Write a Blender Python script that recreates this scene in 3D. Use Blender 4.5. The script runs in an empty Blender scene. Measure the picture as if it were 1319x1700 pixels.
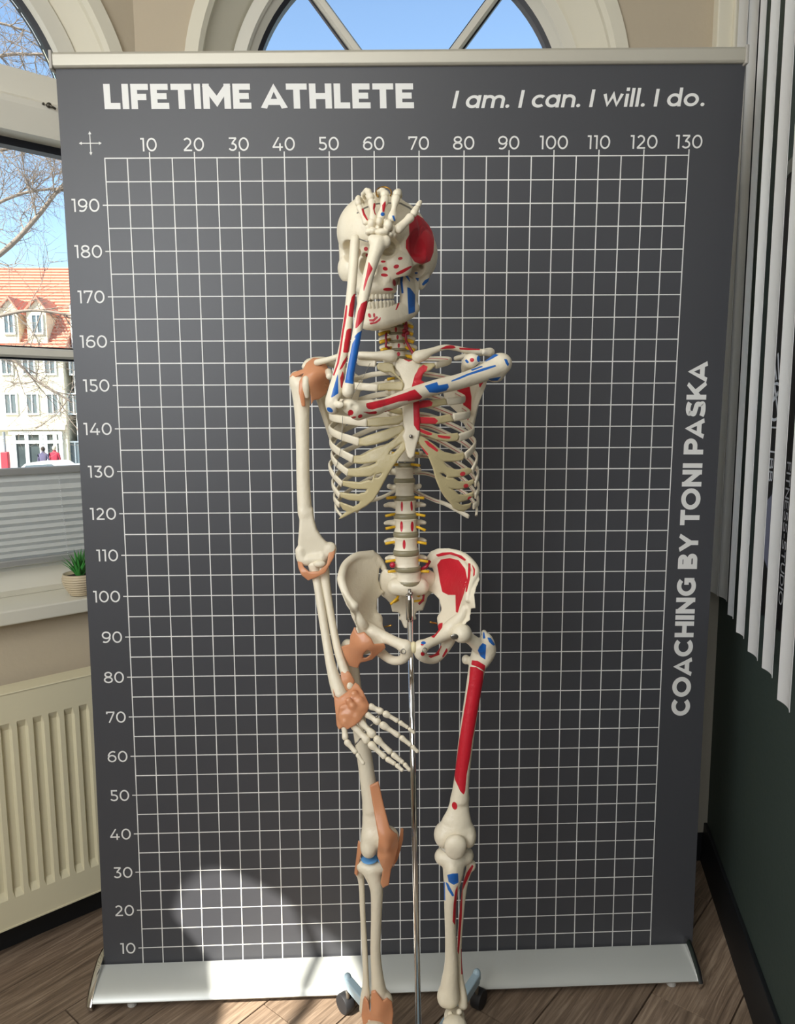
import bpy, bmesh, math, random
import numpy as np
from mathutils import Vector, Matrix
S = bpy.context.scene
COL = S.collection
# ------------------------------------------------------------------ camera
CF, CYAW, CPITCH, CROLL = 1247.42, -0.0428614, -0.1315191, 0.0048390
CPOS = np.array([-0.0774990, -1.7609893, 1.4344351])
def _rot():
    ca, sa = math.cos(CYAW), math.sin(CYAW); cb, sb = math.cos(CPITCH), math.sin(CPITCH); cc, sc = math.cos(CROLL), math.sin(CROLL)
    Rz = np.array([[ca,-sa,0],[sa,ca,0],[0,0,1]]); Rx = np.array([[1,0,0],[0,cb,-sb],[0,sb,cb]]); Ry = np.array([[cc,0,sc],[0,1,0],[-sc,0,cc]])
    return Rz @ Rx @ Ry            # columns: right, forward, up
CR = _rot()
cam_d = bpy.data.cameras.new('camera'); cam = bpy.data.objects.new('camera', cam_d); COL.objects.link(cam)
cam_d.sensor_fit = 'VERTICAL'; cam_d.sensor_height = 24.0; cam_d.lens = CF / 1700 * 24.0
cam_d.clip_start = 0.05; cam_d.clip_end = 500
M3 = Matrix(((CR[0,0], CR[0,2], -CR[0,1]), (CR[1,0], CR[1,2], -CR[1,1]), (CR[2,0], CR[2,2], -CR[2,1])))
cam.matrix_world = Matrix.Translation(Vector(CPOS)) @ M3.to_4x4()
S.camera = cam
# ------------------------------------------------------------------ sky, sun, large lights, exposure
SUN = Vector((0.52, 0.50, -0.69)).normalized()       # the way the sunlight travels
w = bpy.data.worlds.new('sky'); S.world = w; w.use_nodes = True
wn = w.node_tree; bg = wn.nodes['Background']
sk = wn.nodes.new('ShaderNodeTexSky'); sk.sky_type = 'NISHITA'; sk.sun_disc = False
sk.sun_elevation = math.asin(-SUN.z); sk.sun_rotation = math.atan2(-SUN.x, -SUN.y)
sk.air_density = 1.0; sk.dust_density = 0.5; sk.ozone_density = 1.0
wn.links.new(sk.outputs[0], bg.inputs[0]); bg.inputs[1].default_value = 0.33
def light(name, kind, loc, direction, energy, color=(1,1,1), size=None):
    d = bpy.data.lights.new(name, kind); o = bpy.data.objects.new(name, d); COL.objects.link(o)
    o.location = loc; o.rotation_euler = Vector(direction).to_track_quat('-Z', 'Y').to_euler()
    d.energy = energy; d.color = color
    if size: d.shape = 'RECTANGLE'; d.size, d.size_y = size
    return o
sun = light('sun', 'SUN', (-6, -2, 8), SUN, 13.0, (1.0, 0.95, 0.86)); sun.data.angle = math.radians(0.55)
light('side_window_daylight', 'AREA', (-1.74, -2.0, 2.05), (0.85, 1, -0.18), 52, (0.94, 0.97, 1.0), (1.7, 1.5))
light('front_fill_light', 'AREA', (-0.9, -3.6, 2.2), (0.22, 1, -0.15), 28, (0.97, 0.98, 1.0), (1.8, 1.5))  # added fill from behind the camera to lift the room, no window there
light('overhead_fill_light', 'AREA', (-0.6, -1.9, 3.05), (0, 0.3, -1), 16, (1.0, 0.98, 0.94), (1.2, 0.6))  # added warm fill from above, no ceiling fixture behind it
vs = S.view_settings; vs.view_transform = 'Standard'; vs.look = 'None'; vs.gamma = 1; vs.exposure = 0.0; vs.use_curve_mapping = False
# ------------------------------------------------------------------ helpers
def ray(px, py):
    return CR @ np.array([(px-659.5)/CF, 1.0, (850-py)/CF])
def W(px, py, y):                      # the point at depth y that the photograph shows at a pixel
    r = ray(px, py); return CPOS + (y-CPOS[1])/r[1]*r
def PXS(px, py, y):                    # metres per pixel there
    return (y-CPOS[1])/ray(px, py)[1]/CF
def project(P):
    d = (P-CPOS) @ CR
    return np.stack([659.5+CF*d[...,0]/d[...,1], 850-CF*d[...,2]/d[...,1]], -1)
def lin(c):
    return tuple((v/255/12.92 if v/255 <= 0.04045 else ((v/255+0.055)/1.055)**2.4) for v in c)
def mat(name, rgb, rough=0.6, metal=0.0, var=0.0, scale=20.0, bump=0.0, bscale=None, coat=0.0, spec=0.5, trans=0.0, sss=0.0, ssc=None):
    m = bpy.data.materials.new(name); m.use_nodes = True
    nt = m.node_tree; b = nt.nodes['Principled BSDF']
    c = lin(rgb)
    b.inputs['Base Color'].default_value = (*c, 1); b.inputs['Roughness'].default_value = rough; b.inputs['Metallic'].default_value = metal
    b.inputs['Coat Weight'].default_value = coat; b.inputs['Specular IOR Level'].default_value = spec
    if trans: b.inputs['Transmission Weight'].default_value = trans
    if sss:
        b.inputs['Subsurface Weight'].default_value = sss; b.inputs['Subsurface Radius'].default_value = ssc or (0.01, 0.006, 0.004); b.inputs['Subsurface Scale'].default_value = 0.6
    if var or bump:
        tc = nt.nodes.new('ShaderNodeTexCoord'); nz = nt.nodes.new('ShaderNodeTexNoise'); nz.inputs['Scale'].default_value = scale; nz.inputs['Detail'].default_value = 5
        nt.links.new(tc.outputs['Object'], nz.inputs['Vector'])
    if var:
        mx = nt.nodes.new('ShaderNodeMix'); mx.data_type = 'RGBA'
        mx.inputs[6].default_value = (*[v*(1-var) for v in c], 1); mx.inputs[7].default_value = (*[min(1, v*(1+var)) for v in c], 1)
        nt.links.new(nz.outputs['Fac'], mx.inputs[0]); nt.links.new(mx.outputs[2], b.inputs['Base Color'])
    if bump:
        n2 = nt.nodes.new('ShaderNodeTexNoise'); n2.inputs['Scale'].default_value = bscale or scale; n2.inputs['Detail'].default_value = 6
        nt.links.new(tc.outputs['Object'], n2.inputs['Vector'])
        bp = nt.nodes.new('ShaderNodeBump'); bp.inputs['Strength'].default_value = bump; bp.inputs['Distance'].default_value = 0.01
        nt.links.new(n2.outputs['Fac'], bp.inputs['Height']); nt.links.new(bp.outputs[0], b.inputs['Normal'])
    return m
def tag(o, label=None, cat=None, group=None, kind=None):
    if label: o['label'] = label
    if cat: o['category'] = cat
    if group: o['group'] = group
    if kind: o['kind'] = kind
    return o
def empty(name, loc):
    o = bpy.data.objects.new(name, None); COL.objects.link(o); o.location = loc; o.empty_display_size = 0.05
    return o
def link(name, me, m=None, parent=None, smooth=False):
    if m is not None:
        if not isinstance(m, (list, tuple)): m = [m]
        for q in m: me.materials.append(q)
    if smooth:
        me.polygons.foreach_set('use_smooth', np.ones(len(me.polygons), dtype=bool))
    o = bpy.data.objects.new(name, me); COL.objects.link(o)
    if parent is not None:
        o.parent = parent
        pl = Vector((0,0,0)); q = parent
        while q is not None: pl = pl + q.location; q = q.parent
        o.location = -pl
    return o
class MB:
    """collects quads / boxes / tubes in world coordinates"""
    def __init__(s): s.v = []; s.f = []
    def add(s, vs_, fs):
        n = len(s.v); s.v += [tuple(map(float, q)) for q in vs_]; s.f += [tuple(i+n for i in f) for f in fs]; return s
    def box(s, lo, hi):
        x0,y0,z0 = lo; x1,y1,z1 = hi
        return s.add([(x0,y0,z0),(x1,y0,z0),(x1,y1,z0),(x0,y1,z0),(x0,y0,z1),(x1,y0,z1),(x1,y1,z1),(x0,y1,z1)],
              [(0,3,2,1),(4,5,6,7),(0,1,5,4),(1,2,6,5),(2,3,7,6),(3,0,4,7)])
    def obox(s, c, ax, ay, az, hx, hy, hz):     # oriented box: centre, unit axes, half sizes
        c, ax, ay, az = (np.array(q, float) for q in (c, ax, ay, az)); P = []
        for k in (-1,1):
            for (i,j) in ((-1,-1),(1,-1),(1,1),(-1,1)): P.append(c+ax*hx*i+ay*hy*j+az*hz*k)
        return s.add(P, [(0,3,2,1),(4,5,6,7),(0,1,5,4),(1,2,6,5),(2,3,7,6),(3,0,4,7)])
    def tube(s, pts, rad, n=8, cap=True):
        pts = [np.array(q, float) for q in pts]
        if not hasattr(rad, '__len__'): rad = [rad]*len(pts)
        up = None; rings = []
        for i, q in enumerate(pts):
            t = pts[min(i+1, len(pts)-1)]-pts[max(i-1, 0)]; t = t/(np.linalg.norm(t)+1e-12)
            if up is None:
                up = np.array([0,0,1.0]) if abs(t[2]) < 0.9 else np.array([1.0,0,0])
            u = np.cross(t, up); u /= np.linalg.norm(u)+1e-12; v = np.cross(u, t); up = v
            rings.append([q+rad[i]*(math.cos(2*math.pi*k/n)*u+math.sin(2*math.pi*k/n)*v) for k in range(n)])
        V = [p for r in rings for p in r]; F = []
        for i in range(len(pts)-1):
            for k in range(n): F.append((i*n+k, i*n+(k+1)%n, (i+1)*n+(k+1)%n, (i+1)*n+k))
        if cap: F.append(tuple(range(n-1,-1,-1))); F.append(tuple((len(pts)-1)*n+k for k in range(n)))
        return s.add(V, F)
    def lathe(s, c, prof, n=24, axis=(0,0,1)):   # prof: (radius, height) along axis
        az = np.array(axis, float); az /= np.linalg.norm(az)
        ax = np.cross(az, (0,1,0) if abs(az[1]) < 0.9 else (1,0,0)); ax /= np.linalg.norm(ax); ay = np.cross(az, ax)
        c = np.array(c, float); V = []; F = []
        for (r, h) in prof:
            for k in range(n): V.append(c+az*h+r*(math.cos(2*math.pi*k/n)*ax+math.sin(2*math.pi*k/n)*ay))
        for i in range(len(prof)-1):
            for k in range(n): F.append((i*n+k, i*n+(k+1)%n, (i+1)*n+(k+1)%n, (i+1)*n+k))
        F.append(tuple(range(n-1,-1,-1))); F.append(tuple((len(prof)-1)*n+k for k in range(n)))
        return s.add(V, F)
    def prism(s, A, B):                          # two matching closed outlines joined
        n = len(A); F = [tuple(range(n-1,-1,-1)), tuple(range(n, 2*n))]
        for k in range(n): F.append((k, (k+1)%n, n+(k+1)%n, n+k))
        return s.add(list(A)+list(B), F)
    def sphere(s, c, r, n=12, m=8):
        c = np.array(c, float); r = np.array(r if hasattr(r, '__len__') else (r,r,r), float)
        V = [c+r*(0,0,-1)]; F = []
        for i in range(1, m):
            a = -math.pi/2+math.pi*i/m
            for k in range(n): V.append(c+r*(math.cos(a)*math.cos(2*math.pi*k/n), math.cos(a)*math.sin(2*math.pi*k/n), math.sin(a)))
        V.append(c+r*(0,0,1)); L = len(V)-1
        for k in range(n): F.append((0, 1+(k+1)%n, 1+k)); F.append((L, L-n+k, L-n+(k+1)%n))
        for i in range(m-2):
            for k in range(n): F.append((1+i*n+k, 1+i*n+(k+1)%n, 1+(i+1)*n+(k+1)%n, 1+(i+1)*n+k))
        return s.add(V, F)
    def build(s, name, m=None, parent=None, smooth=False, bevel=0.0, angle=None):
        me = bpy.data.meshes.new(name); me.from_pydata(s.v, [], s.f); me.update()
        o = link(name, me, m, parent, smooth)
        if bevel:
            bv = o.modifiers.new('bevel', 'BEVEL'); bv.width = bevel; bv.segments = 2; bv.limit_method = 'ANGLE'
        if angle is not None and smooth:
            me.set_sharp_from_angle(angle=math.radians(angle))
        return o
# ================================================================== the room
BEIGE = mat('wall_beige_plaster', (194,180,156), 0.85, var=0.05, scale=3, bump=0.12, bscale=60)
CREAM = mat('cream_plaster_moulding', (226,220,200), 0.8, var=0.03, scale=6, bump=0.05, bscale=40)
GREEN = mat('dark_green_wall_paint', (56,69,62), 0.75, var=0.10, scale=2, bump=0.10, bscale=60)
WHITEP = mat('white_window_lacquer', (222,218,204), 0.4, var=0.02, scale=8)
BLACKB = mat('black_baseboard_paint', (22,25,28), 0.55, var=0.1, scale=8)
GASKET = mat('black_rubber_gasket', (20,22,30), 0.5)
CEIL = mat('ceiling_white', (225,220,208), 0.9, var=0.02, scale=3)
SILLM = mat('window_sill_cream', (218,214,198), 0.35, var=0.03, scale=6)
def glass_mat():
    m = bpy.data.materials.new('window_glass'); m.use_nodes = True; nt = m.node_tree
    for n in list(nt.nodes): nt.nodes.remove(n)
    out = nt.nodes.new('ShaderNodeOutputMaterial'); mx = nt.nodes.new('ShaderNodeMixShader')
    tr = nt.nodes.new('ShaderNodeBsdfTransparent'); gl = nt.nodes.new('ShaderNodeBsdfGlossy')
    tr.inputs[0].default_value = (0.90, 0.93, 0.93, 1); gl.inputs['Roughness'].default_value = 0.02
    fr = nt.nodes.new('ShaderNodeFresnel'); fr.inputs[0].default_value = 1.25
    nt.links.new(fr.outputs[0], mx.inputs[0]); nt.links.new(tr.outputs[0], mx.inputs[1]); nt.links.new(gl.outputs[0], mx.inputs[2]); nt.links.new(mx.outputs[0], out.inputs[0])
    return m
GLASS = glass_mat()
HC = 3.1
L0 = np.array([-1.078, 0.147]); LD = np.array([-0.778, -0.628])        # left wall: start point, direction towards the camera side
LN = np.array([0.628, -0.778])                                         # into the room
R0 = np.array([0.839, -0.193]); RD = np.array([0.166, 0.653]); RD = RD/np.linalg.norm(RD); RN = np.array([-RD[1], RD[0]])
YB = 0.46
def LW(s, z, off=0.0):
    q = L0+LD*s+LN*off; return np.array([q[0], q[1], z])
def RW(s, z, off=0.0):
    q = R0+RD*s+RN*off; return np.array([q[0], q[1], z])
def BW(s, z, off=0.0):
    return np.array([s, YB-off, z])
def arch_wall(name, P, s0, s1, ops, thick, m):
    """wall with arched openings ops = (centre, half width, bottom z, spring z, radius)"""
    cuts = {s0, s1}
    for (c, hw, zb, zs, r) in ops:
        for k in range(41): cuts.add(round(c-hw*math.cos(math.pi*k/40), 5))
    cuts = sorted(cuts); b = MB()
    def span(s):
        for (c, hw, zb, zs, r) in ops:
            if c-hw-1e-6 <= s <= c+hw+1e-6: return zb, zs+math.sqrt(max(0, r*r-(s-c)**2))
        return None
    for a, e in zip(cuts[:-1], cuts[1:]):
        mid = span((a+e)/2)
        if mid is None:
            b.prism([P(a,0,0), P(e,0,0), P(e,0,-thick), P(a,0,-thick)], [P(a,HC,0), P(e,HC,0), P(e,HC,-thick), P(a,HC,-thick)])
        else:
            A, E = span(a), span(e); zb = mid[0]
            if zb > 0: b.prism([P(a,0,0), P(e,0,0), P(e,0,-thick), P(a,0,-thick)], [P(a,zb,0), P(e,zb,0), P(e,zb,-thick), P(a,zb,-thick)])
            b.prism([P(a,A[1],0), P(e,E[1],0), P(e,E[1],-thick), P(a,A[1],-thick)], [P(a,HC,0), P(e,HC,0), P(e,HC,-thick), P(a,HC,-thick)])
    return tag(b.build(name, m), kind='structure')
def arch_ring(P, c, zs, prof, n=48, legs=None):
    """sweep a closed profile [(radius, off)] round a half circle, optionally down to z=legs"""
    b = MB(); rows = []
    ang = [math.pi*k/n for k in range(n+1)]
    if legs is not None: rows.append([P(c+r, legs, o) for (r, o) in prof])
    for a in ang: rows.append([P(c+r*math.cos(a), zs+r*math.sin(a), o) for (r, o) in prof])
    if legs is not None: rows.append([P(c-r, legs, o) for (r, o) in prof])
    k = len(prof); V = [q for r in rows for q in r]; F = []
    for i in range(len(rows)-1):
        for j in range(k): F.append((i*k+j, i*k+(j+1)%k, (i+1)*k+(j+1)%k, (i+1)*k+j))
    F.append(tuple(range(k))); F.append(tuple((len(rows)-1)*k+j for j in range(k-1,-1,-1)))
    return b.add(V, F)
# --- left wall with the visible window and a second one nearer the camera, out of frame, that lets the sun in
WLC, WLR, WLS = 0.11, 0.44, 2.19          # centre, glass radius, spring height
WR = 0.57                                 # radius of the opening in the wall
SUNWIN = []                               # filled below
def sun_hole(P):                          # follow the sun back from a lit spot to the left wall plane
    P = np.array(P, float); n = np.array([LN[0], LN[1], 0]); d = -np.array(SUN)
    t = (np.array([L0[0], L0[1], 0])-P) @ n/(d @ n); Q = P+t*d
    return float((Q[:2]-L0) @ LD), float(Q[2])
def SW(s, z, off=0.0):                    # side wall, runs towards the camera side from the end of the left wall
    return np.array([-1.817+off, -s, z])
arch_wall('wall_left', LW, -0.52, 0.97, [(WLC, WR, 0.925, WLS, WR)], 0.30, BEIGE)
arch_wall('wall_left_near', SW, 0.38, 4.7, [(1.81, 0.615, 1.835, 1.755, 0.62)], 0.04, BEIGE)
b = MB()
for (p0, p1) in (((-1.87, 1.80), (-1.49, 2.33)), ((-1.87, 1.80), (-2.2, 2.28))): b.tube([(-1.837, *p0), (-1.837, *p1)], 0.016, 6)
tag(b.build('window_2', WHITEP), kind='structure')
arch_wall('wall_back', BW, -0.73, 1.06, [(0.058, 0.585, 1.0, 2.318, 0.585)], 0.30, BEIGE)
def poly_wall(name, pts, t, m):
    b = MB()
    for p_, q_ in zip(pts[:-1], pts[1:]):
        p_ = np.array(p_); q_ = np.array(q_); d = (q_-p_)/np.linalg.norm(q_-p_); n = np.array([-d[1], d[0]])*t
        lo = [(*p_, 0), (*q_, 0), (*(q_+n), 0), (*(p_+n), 0)]; b.prism(lo, [(x, y, HC) for x, y, z in lo])
    return tag(b.build(name, m), kind='structure')
RE = RW(-0.80, 0)[:2]
poly_wall('wall_right', [RE, RW(0.72, 0)[:2]], -0.15, GREEN)
poly_wall('wall_right_near', [(1.75, -4.7), (1.75, -1.25), (RE[0]+0.1, RE[1]+0.02)], -0.15, GREEN)
b = MB(); b.box((-1.9, -4.75, 0), (1.9, -4.6, HC)); tag(b.build('wall_front', BEIGE), kind='structure')
b = MB(); b.box((-2.2, -4.8, HC), (2.0, 1.0, HC+0.1)); tag(b.build('ceiling', CEIL), kind='structure')
# --- floor of separate planks
def plank_mat():
    m = bpy.data.materials.new('oak_vinyl_plank'); m.use_nodes = True; nt = m.node_tree; b = nt.nodes['Principled BSDF']
    tc = nt.nodes.new('ShaderNodeTexCoord'); oi = nt.nodes.new('ShaderNodeObjectInfo'); mp = nt.nodes.new('ShaderNodeMapping')
    ad = nt.nodes.new('ShaderNodeVectorMath'); ad.operation = 'ADD'; sc = nt.nodes.new('ShaderNodeVectorMath'); sc.operation = 'SCALE'
    cb = nt.nodes.new('ShaderNodeCombineXYZ'); 
    for k in range(3): nt.links.new(oi.outputs['Random'], cb.inputs[k])
    nt.links.new(cb.outputs[0], sc.inputs[0]); sc.inputs['Scale'].default_value = 37.0
    nt.links.new(tc.outputs['Object'], ad.inputs[0]); nt.links.new(sc.outputs[0], ad.inputs[1]); nt.links.new(ad.outputs[0], mp.inputs[0])
    mp.inputs['Scale'].default_value = (1.3, 24, 1)
    n1 = nt.nodes.new('ShaderNodeTexNoise'); n1.inputs['Scale'].default_value = 3.0; n1.inputs['Detail'].default_value = 8; n1.inputs['Roughness'].default_value = 0.65; n1.inputs['Distortion'].default_value = 1.2
    nt.links.new(mp.outputs[0], n1.inputs['Vector'])
    cr = nt.nodes.new('ShaderNodeValToRGB'); e = cr.color_ramp.elements
    e[0].position = 0.30; e[0].color = (*lin((92,77,64)), 1); e[1].position = 0.72; e[1].color = (*lin((172,152,130)), 1)
    k = e.new(0.5); k.color = (*lin((132,113,95)), 1)
    nt.links.new(n1.outputs['Fac'], cr.inputs[0])
    hv = nt.nodes.new('ShaderNodeHueSaturation'); mr = nt.nodes.new('ShaderNodeMapRange'); mr.inputs['To Min'].default_value = 0.82; mr.inputs['To Max'].default_value = 1.15
    nt.links.new(oi.outputs['Random'], mr.inputs[0]); nt.links.new(mr.outputs[0], hv.inputs['Value']); nt.links.new(cr.outputs[0], hv.inputs['Color'])
    nt.links.new(hv.outputs[0], b.inputs['Base Color']); b.inputs['Roughness'].default_value = 0.5
    bp = nt.nodes.new('ShaderNodeBump'); bp.inputs['Strength'].default_value = 0.15; bp.inputs['Distance'].default_value = 0.003
    nt.links.new(n1.outputs['Fac'], bp.inputs['Height']); nt.links.new(bp.outputs[0], b.inputs['Normal'])
    return m
PLANK = plank_mat()
JOINT = mat('dark_floor_joint', (40,32,26), 0.9)
b = MB(); b.box((-2.2, -4.8, -0.12), (2.0, 1.0, -0.012)); floor = tag(b.build('floor', JOINT), kind='structure')
PA = math.radians(48); pdx = np.array([math.cos(PA), math.sin(PA)]); pdy = np.array([-pdx[1], pdx[0]])
b = MB(); PL, PWD = 1.22, 0.18
b.prism([(-PL/2+.0006,-PWD/2+.0006,-.012),(PL/2-.0006,-PWD/2+.0006,-.012),(PL/2-.0006,PWD/2-.0006,-.012),(-PL/2+.0006,PWD/2-.0006,-.012)],
        [(-PL/2+.002,-PWD/2+.002,0),(PL/2-.002,-PWD/2+.002,0),(PL/2-.002,PWD/2-.002,0),(-PL/2+.002,PWD/2-.002,0)])
pm = bpy.data.meshes.new('plank'); pm.from_pydata(b.v, [], b.f); pm.materials.append(PLANK)
for i in range(-18, 16):
    for j in range(-4, 4):
        c = pdx*(j*PL+(i*0.37 % 1)*PL)+pdy*(i*PWD)+np.array([-0.2, -0.6])
        if -2.3 < c[0] < 1.7 and -2.2 < c[1] < 1.1:
            o = bpy.data.objects.new('plank', pm); COL.objects.link(o); o.parent = floor; o.location = (c[0], c[1], 0); o.rotation_euler = (0, 0, PA)
# --- baseboards
def board(name, P, s0, s1, h, t, m):
    b = MB(); b.prism([P(s0,0,0), P(s1,0,0), P(s1,0,t), P(s0,0,t)], [P(s0,h,0), P(s1,h,0), P(s1,h,t*0.7), P(s0,h,t*0.7)]); return tag(b.build(name, m, bevel=0.002), kind='structure')
board('baseboard_left', LW, -0.5, 0.97, 0.068, 0.012, BLACKB)
board('baseboard_back', BW, -0.70, 1.01, 0.10, 0.015, BLACKB)
board('baseboard_right', RW, 0.66, -0.80, 0.135, 0.015, BLACKB)
board('baseboard_left_near', SW, 0.47, 4.6, 0.068, 0.012, BLACKB)
# --- grey pilaster strip at the right end of the back wall, cream strip over it
PILM = mat('grey_plaster_strip', (176,172,158), 0.85, var=0.04, scale=5, bump=0.1, bscale=60)
b = MB(); b.box((0.86, YB-0.022, 0.10), (1.03, YB, 1.25)); tag(b.build('trim_1', PILM, bevel=0.003), kind='structure')
b = MB(); b.box((0.905, YB-0.035, 1.25), (1.01, YB, HC)); b.box((0.945, YB-0.05, 1.25), (0.99, YB-0.03, HC)); tag(b.build('trim_2', CREAM, bevel=0.004), kind='structure')
# --- the arched fanlight over the banner
def arch_window(name, P, c, zs, rg, rw, back, zb, legs):
    """surround, frame, gasket, panes; rg glass radius, rw wall opening radius, back = depth of frame behind wall face"""
    win = tag(empty(name, (0,0,0)), kind='structure')
    r = rw
    arch_ring(P, c, zs, [(r+0.035, 0), (r+0.035, 0.012), (r, 0.012), (r-0.01, 0), (r-0.01,-0.02), (r, -0.02)], legs=legs).build('architrave', CREAM, win)
    st = [(r, -0.001), (r-0.012, -0.02), (r-0.03, -0.055), (r-0.06, -0.085), (r-0.066, -0.10), (r-0.066, back-0.02), (r, back-0.02)]
    arch_ring(P, c, zs, st, legs=legs).build('cove', CREAM, win, smooth=True, angle=35)
    f1 = r-0.066
    arch_ring(P, c, zs, [(f1+0.01, back+0.03), (f1-0.035, back+0.03), (f1-0.04, back+0.02), (rg+0.03, back+0.02), (rg+0.02, back+0.005), (rg+0.012, back-0.005), (rg+0.012, back-0.05), (f1+0.01, back-0.05)], legs=legs).build('frame', WHITEP, win, smooth=True, angle=30)
    arch_ring(P, c, zs, [(rg+0.014, back-0.004), (rg, back-0.012), (rg, back-0.04), (rg+0.014, back-0.04)], legs=legs).build('gasket', GASKET, win)
    return win
FB = -0.13
w3 = arch_window('window_3', BW, 0.058, 2.318, 0.452, 0.585, FB, 1.0, 1.02)
k = 1.06
cxx, czz = 0.052, 2.30
def bar(P, win, p0, p1, wdt, back, name='muntin', m=None):
    p0 = np.array(p0); p1 = np.array(p1); d = p1-p0; d = d/np.linalg.norm(d); n = np.array([-d[1], d[0]])
    b = MB(); A = []; B = []
    for (u, o) in ((-wdt, back-0.03), (-wdt, back+0.002), (-wdt*0.6, back+0.012), (wdt*0.6, back+0.012), (wdt, back+0.002), (wdt, back-0.03)):
        A.append(P(p0[0]+n[0]*u, p0[1]+n[1]*u, o)); B.append(P(p1[0]+n[0]*u, p1[1]+n[1]*u, o))
    b.prism(A, B); o = b.build(name, m or WHITEP, win)
    b = MB(); A = []; B = []
    for (u, o2) in ((-wdt-0.005, back-0.03), (-wdt-0.005, back-0.012), (wdt+0.005, back-0.012), (wdt+0.005, back-0.03)):
        A.append(P(p0[0]+n[0]*u, p0[1]+n[1]*u, o2)); B.append(P(p1[0]+n[0]*u, p1[1]+n[1]*u, o2))
    b.prism(A, B); b.build('seal', GASKET, o)
for a in (52, 128):
    bar(BW, w3, (cxx+0.03*math.cos(math.radians(a)), czz+0.03*math.sin(math.radians(a))), (cxx+0.46*math.cos(math.radians(a)), czz+0.46*math.sin(math.radians(a))), 0.013, FB)
bar(BW, w3, (-0.42, 2.27), (0.53, 2.27), 0.03, FB, 'transom')
def pane(P, win, outline, back):
    b = MB(); n = len(outline)
    b.prism([P(s, z, back-0.026) for s, z in outline], [P(s, z, back-0.030) for s, z in outline]); b.build('pane', GLASS, win)
def sector(c, zs, r, a0, a1, n=16):
    return [(c, zs)]+[(c+r*math.cos(math.radians(a0+(a1-a0)*i/n)), zs+r*math.sin(math.radians(a0+(a1-a0)*i/n))) for i in range(n+1)]
for a0, a1 in ((0,52),(52,128),(128,180)): pane(BW, w3, sector(0.058, 2.318, 0.455, a0, a1), FB)
pane(BW, w3, [(-0.40,1.05),(0.51,1.05),(0.51,2.28),(-0.40,2.28)], FB)
# --- the window in the left wall
w1 = arch_window('window_1', LW, WLC, WLS, WLR+0.02, WR, -0.10, 0.95, 0.95)
LB = -0.10
bb = MB(); bb.prism([LW(-0.40,2.147,LB-0.04), LW(-0.40,2.147,-0.035), LW(-0.40,2.21,-0.02), LW(-0.40,2.225,-0.02), LW(-0.40,2.235,-0.035), LW(-0.40,2.305,-0.05), LW(-0.40,2.305,LB-0.04)],
                    [LW(0.62,2.147,LB-0.04), LW(0.62,2.147,-0.035), LW(0.62,2.21,-0.02), LW(0.62,2.225,-0.02), LW(0.62,2.235,-0.035), LW(0.62,2.305,-0.05), LW(0.62,2.305,LB-0.04)])
beam = bb.build('transom_beam', WHITEP, w1)
b = MB(); b.prism([LW(-0.38,2.128,LB-0.03), LW(-0.38,2.15,LB-0.03), LW(-0.38,2.15,LB+0.005), LW(-0.38,2.128,LB+0.005)], [LW(0.6,2.128,LB-0.03), LW(0.6,2.15,LB-0.03), LW(0.6,2.15,LB+0.005), LW(0.6,2.128,LB+0.005)]); b.build('gasket', GASKET, w1)
b = MB(); b.tube([LW(-0.268,2.222,-0.022), LW(-0.268,2.222,-0.012)], 0.006, 10); b.tube([LW(-0.268,2.222,-0.014), LW(-0.284,2.216,-0.013)], 0.003, 8); b.tube([LW(-0.255,2.223,-0.022), LW(-0.255,2.223,-0.015)], 0.0028, 8); b.build('latch', mat('dark_latch_metal', (90,86,78), 0.4, 0.8), w1, smooth=True)
bar(LW, w1, (-0.40, 1.600), (0.60, 1.600), 0.013, LB, 'glazing_bar')
bar(LW, w1, (-0.40, 0.985), (0.60, 0.985), 0.045, LB, 'bottom_rail')
bar(LW, w1, (WLC, 1.0), (WLC, 2.14), 0.03, LB, 'mullion')
for sa, sb in ((-0.36, WLC), (WLC, 0.57)):
    pane(LW, w1, [(sa,1.02),(sb,1.02),(sb,1.60),(sa,1.60)], LB); pane(LW, w1, [(sa,1.60),(sb,1.60),(sb,2.14),(sa,2.14)], LB)
pane(LW, w1, sector(WLC, WLS, WLR+0.02, 0, 180, 32), LB)
# sill
b = MB(); b.prism([LW(-0.49,0.898,-0.14), LW(0.62,0.898,-0.14), LW(0.62,0.898,0.05), LW(-0.49,0.898,0.05)], [LW(-0.49,0.940,-0.14), LW(0.62,0.940,-0.14), LW(0.62,0.936,0.05), LW(-0.49,0.936,0.05)])
b.build('window_sill', SILLM, w1, bevel=0.004)
# ================================================================== the roll-up banner
TW, CV = -0.0231994, 0.0151750
def BN(x, z, off=0.0): return np.array([x, TW*x*(z-0.1)+CV*(z-0.1)*(2.1-z)-off, z])
def UB(px, py):                            # pixel -> (x, z) on the banner sheet
    y = 0.0
    for _ in range(12):
        P = W(px, py, y); y = TW*P[0]*(P[2]-0.1)+CV*(P[2]-0.1)*(2.1-P[2])
    return P[0], P[2]
SHEET = mat('charcoal_banner_film', (68,69,73), 0.42, var=0.04, scale=2.5)
INK = mat('pale_grey_print', (228,228,224), 0.5)
ALU = mat('brushed_aluminium', (190,186,172), 0.45, 0.3, var=0.03, scale=5)
WALU = mat('white_anodised_shell', (200,203,198), 0.32, 0.25, var=0.02, scale=5)
CHROME = mat('chrome', (225,225,225), 0.08, 1.0)
ban = tag(empty('roll_up_banner', (0, 0, 0)), 'wide charcoal roll-up banner with a white centimetre grid and white lettering', 'banner')
XA, XB, ZT = -0.747, 0.762, 2.19
b = MB(); NX, NZ = 12, 36
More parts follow.
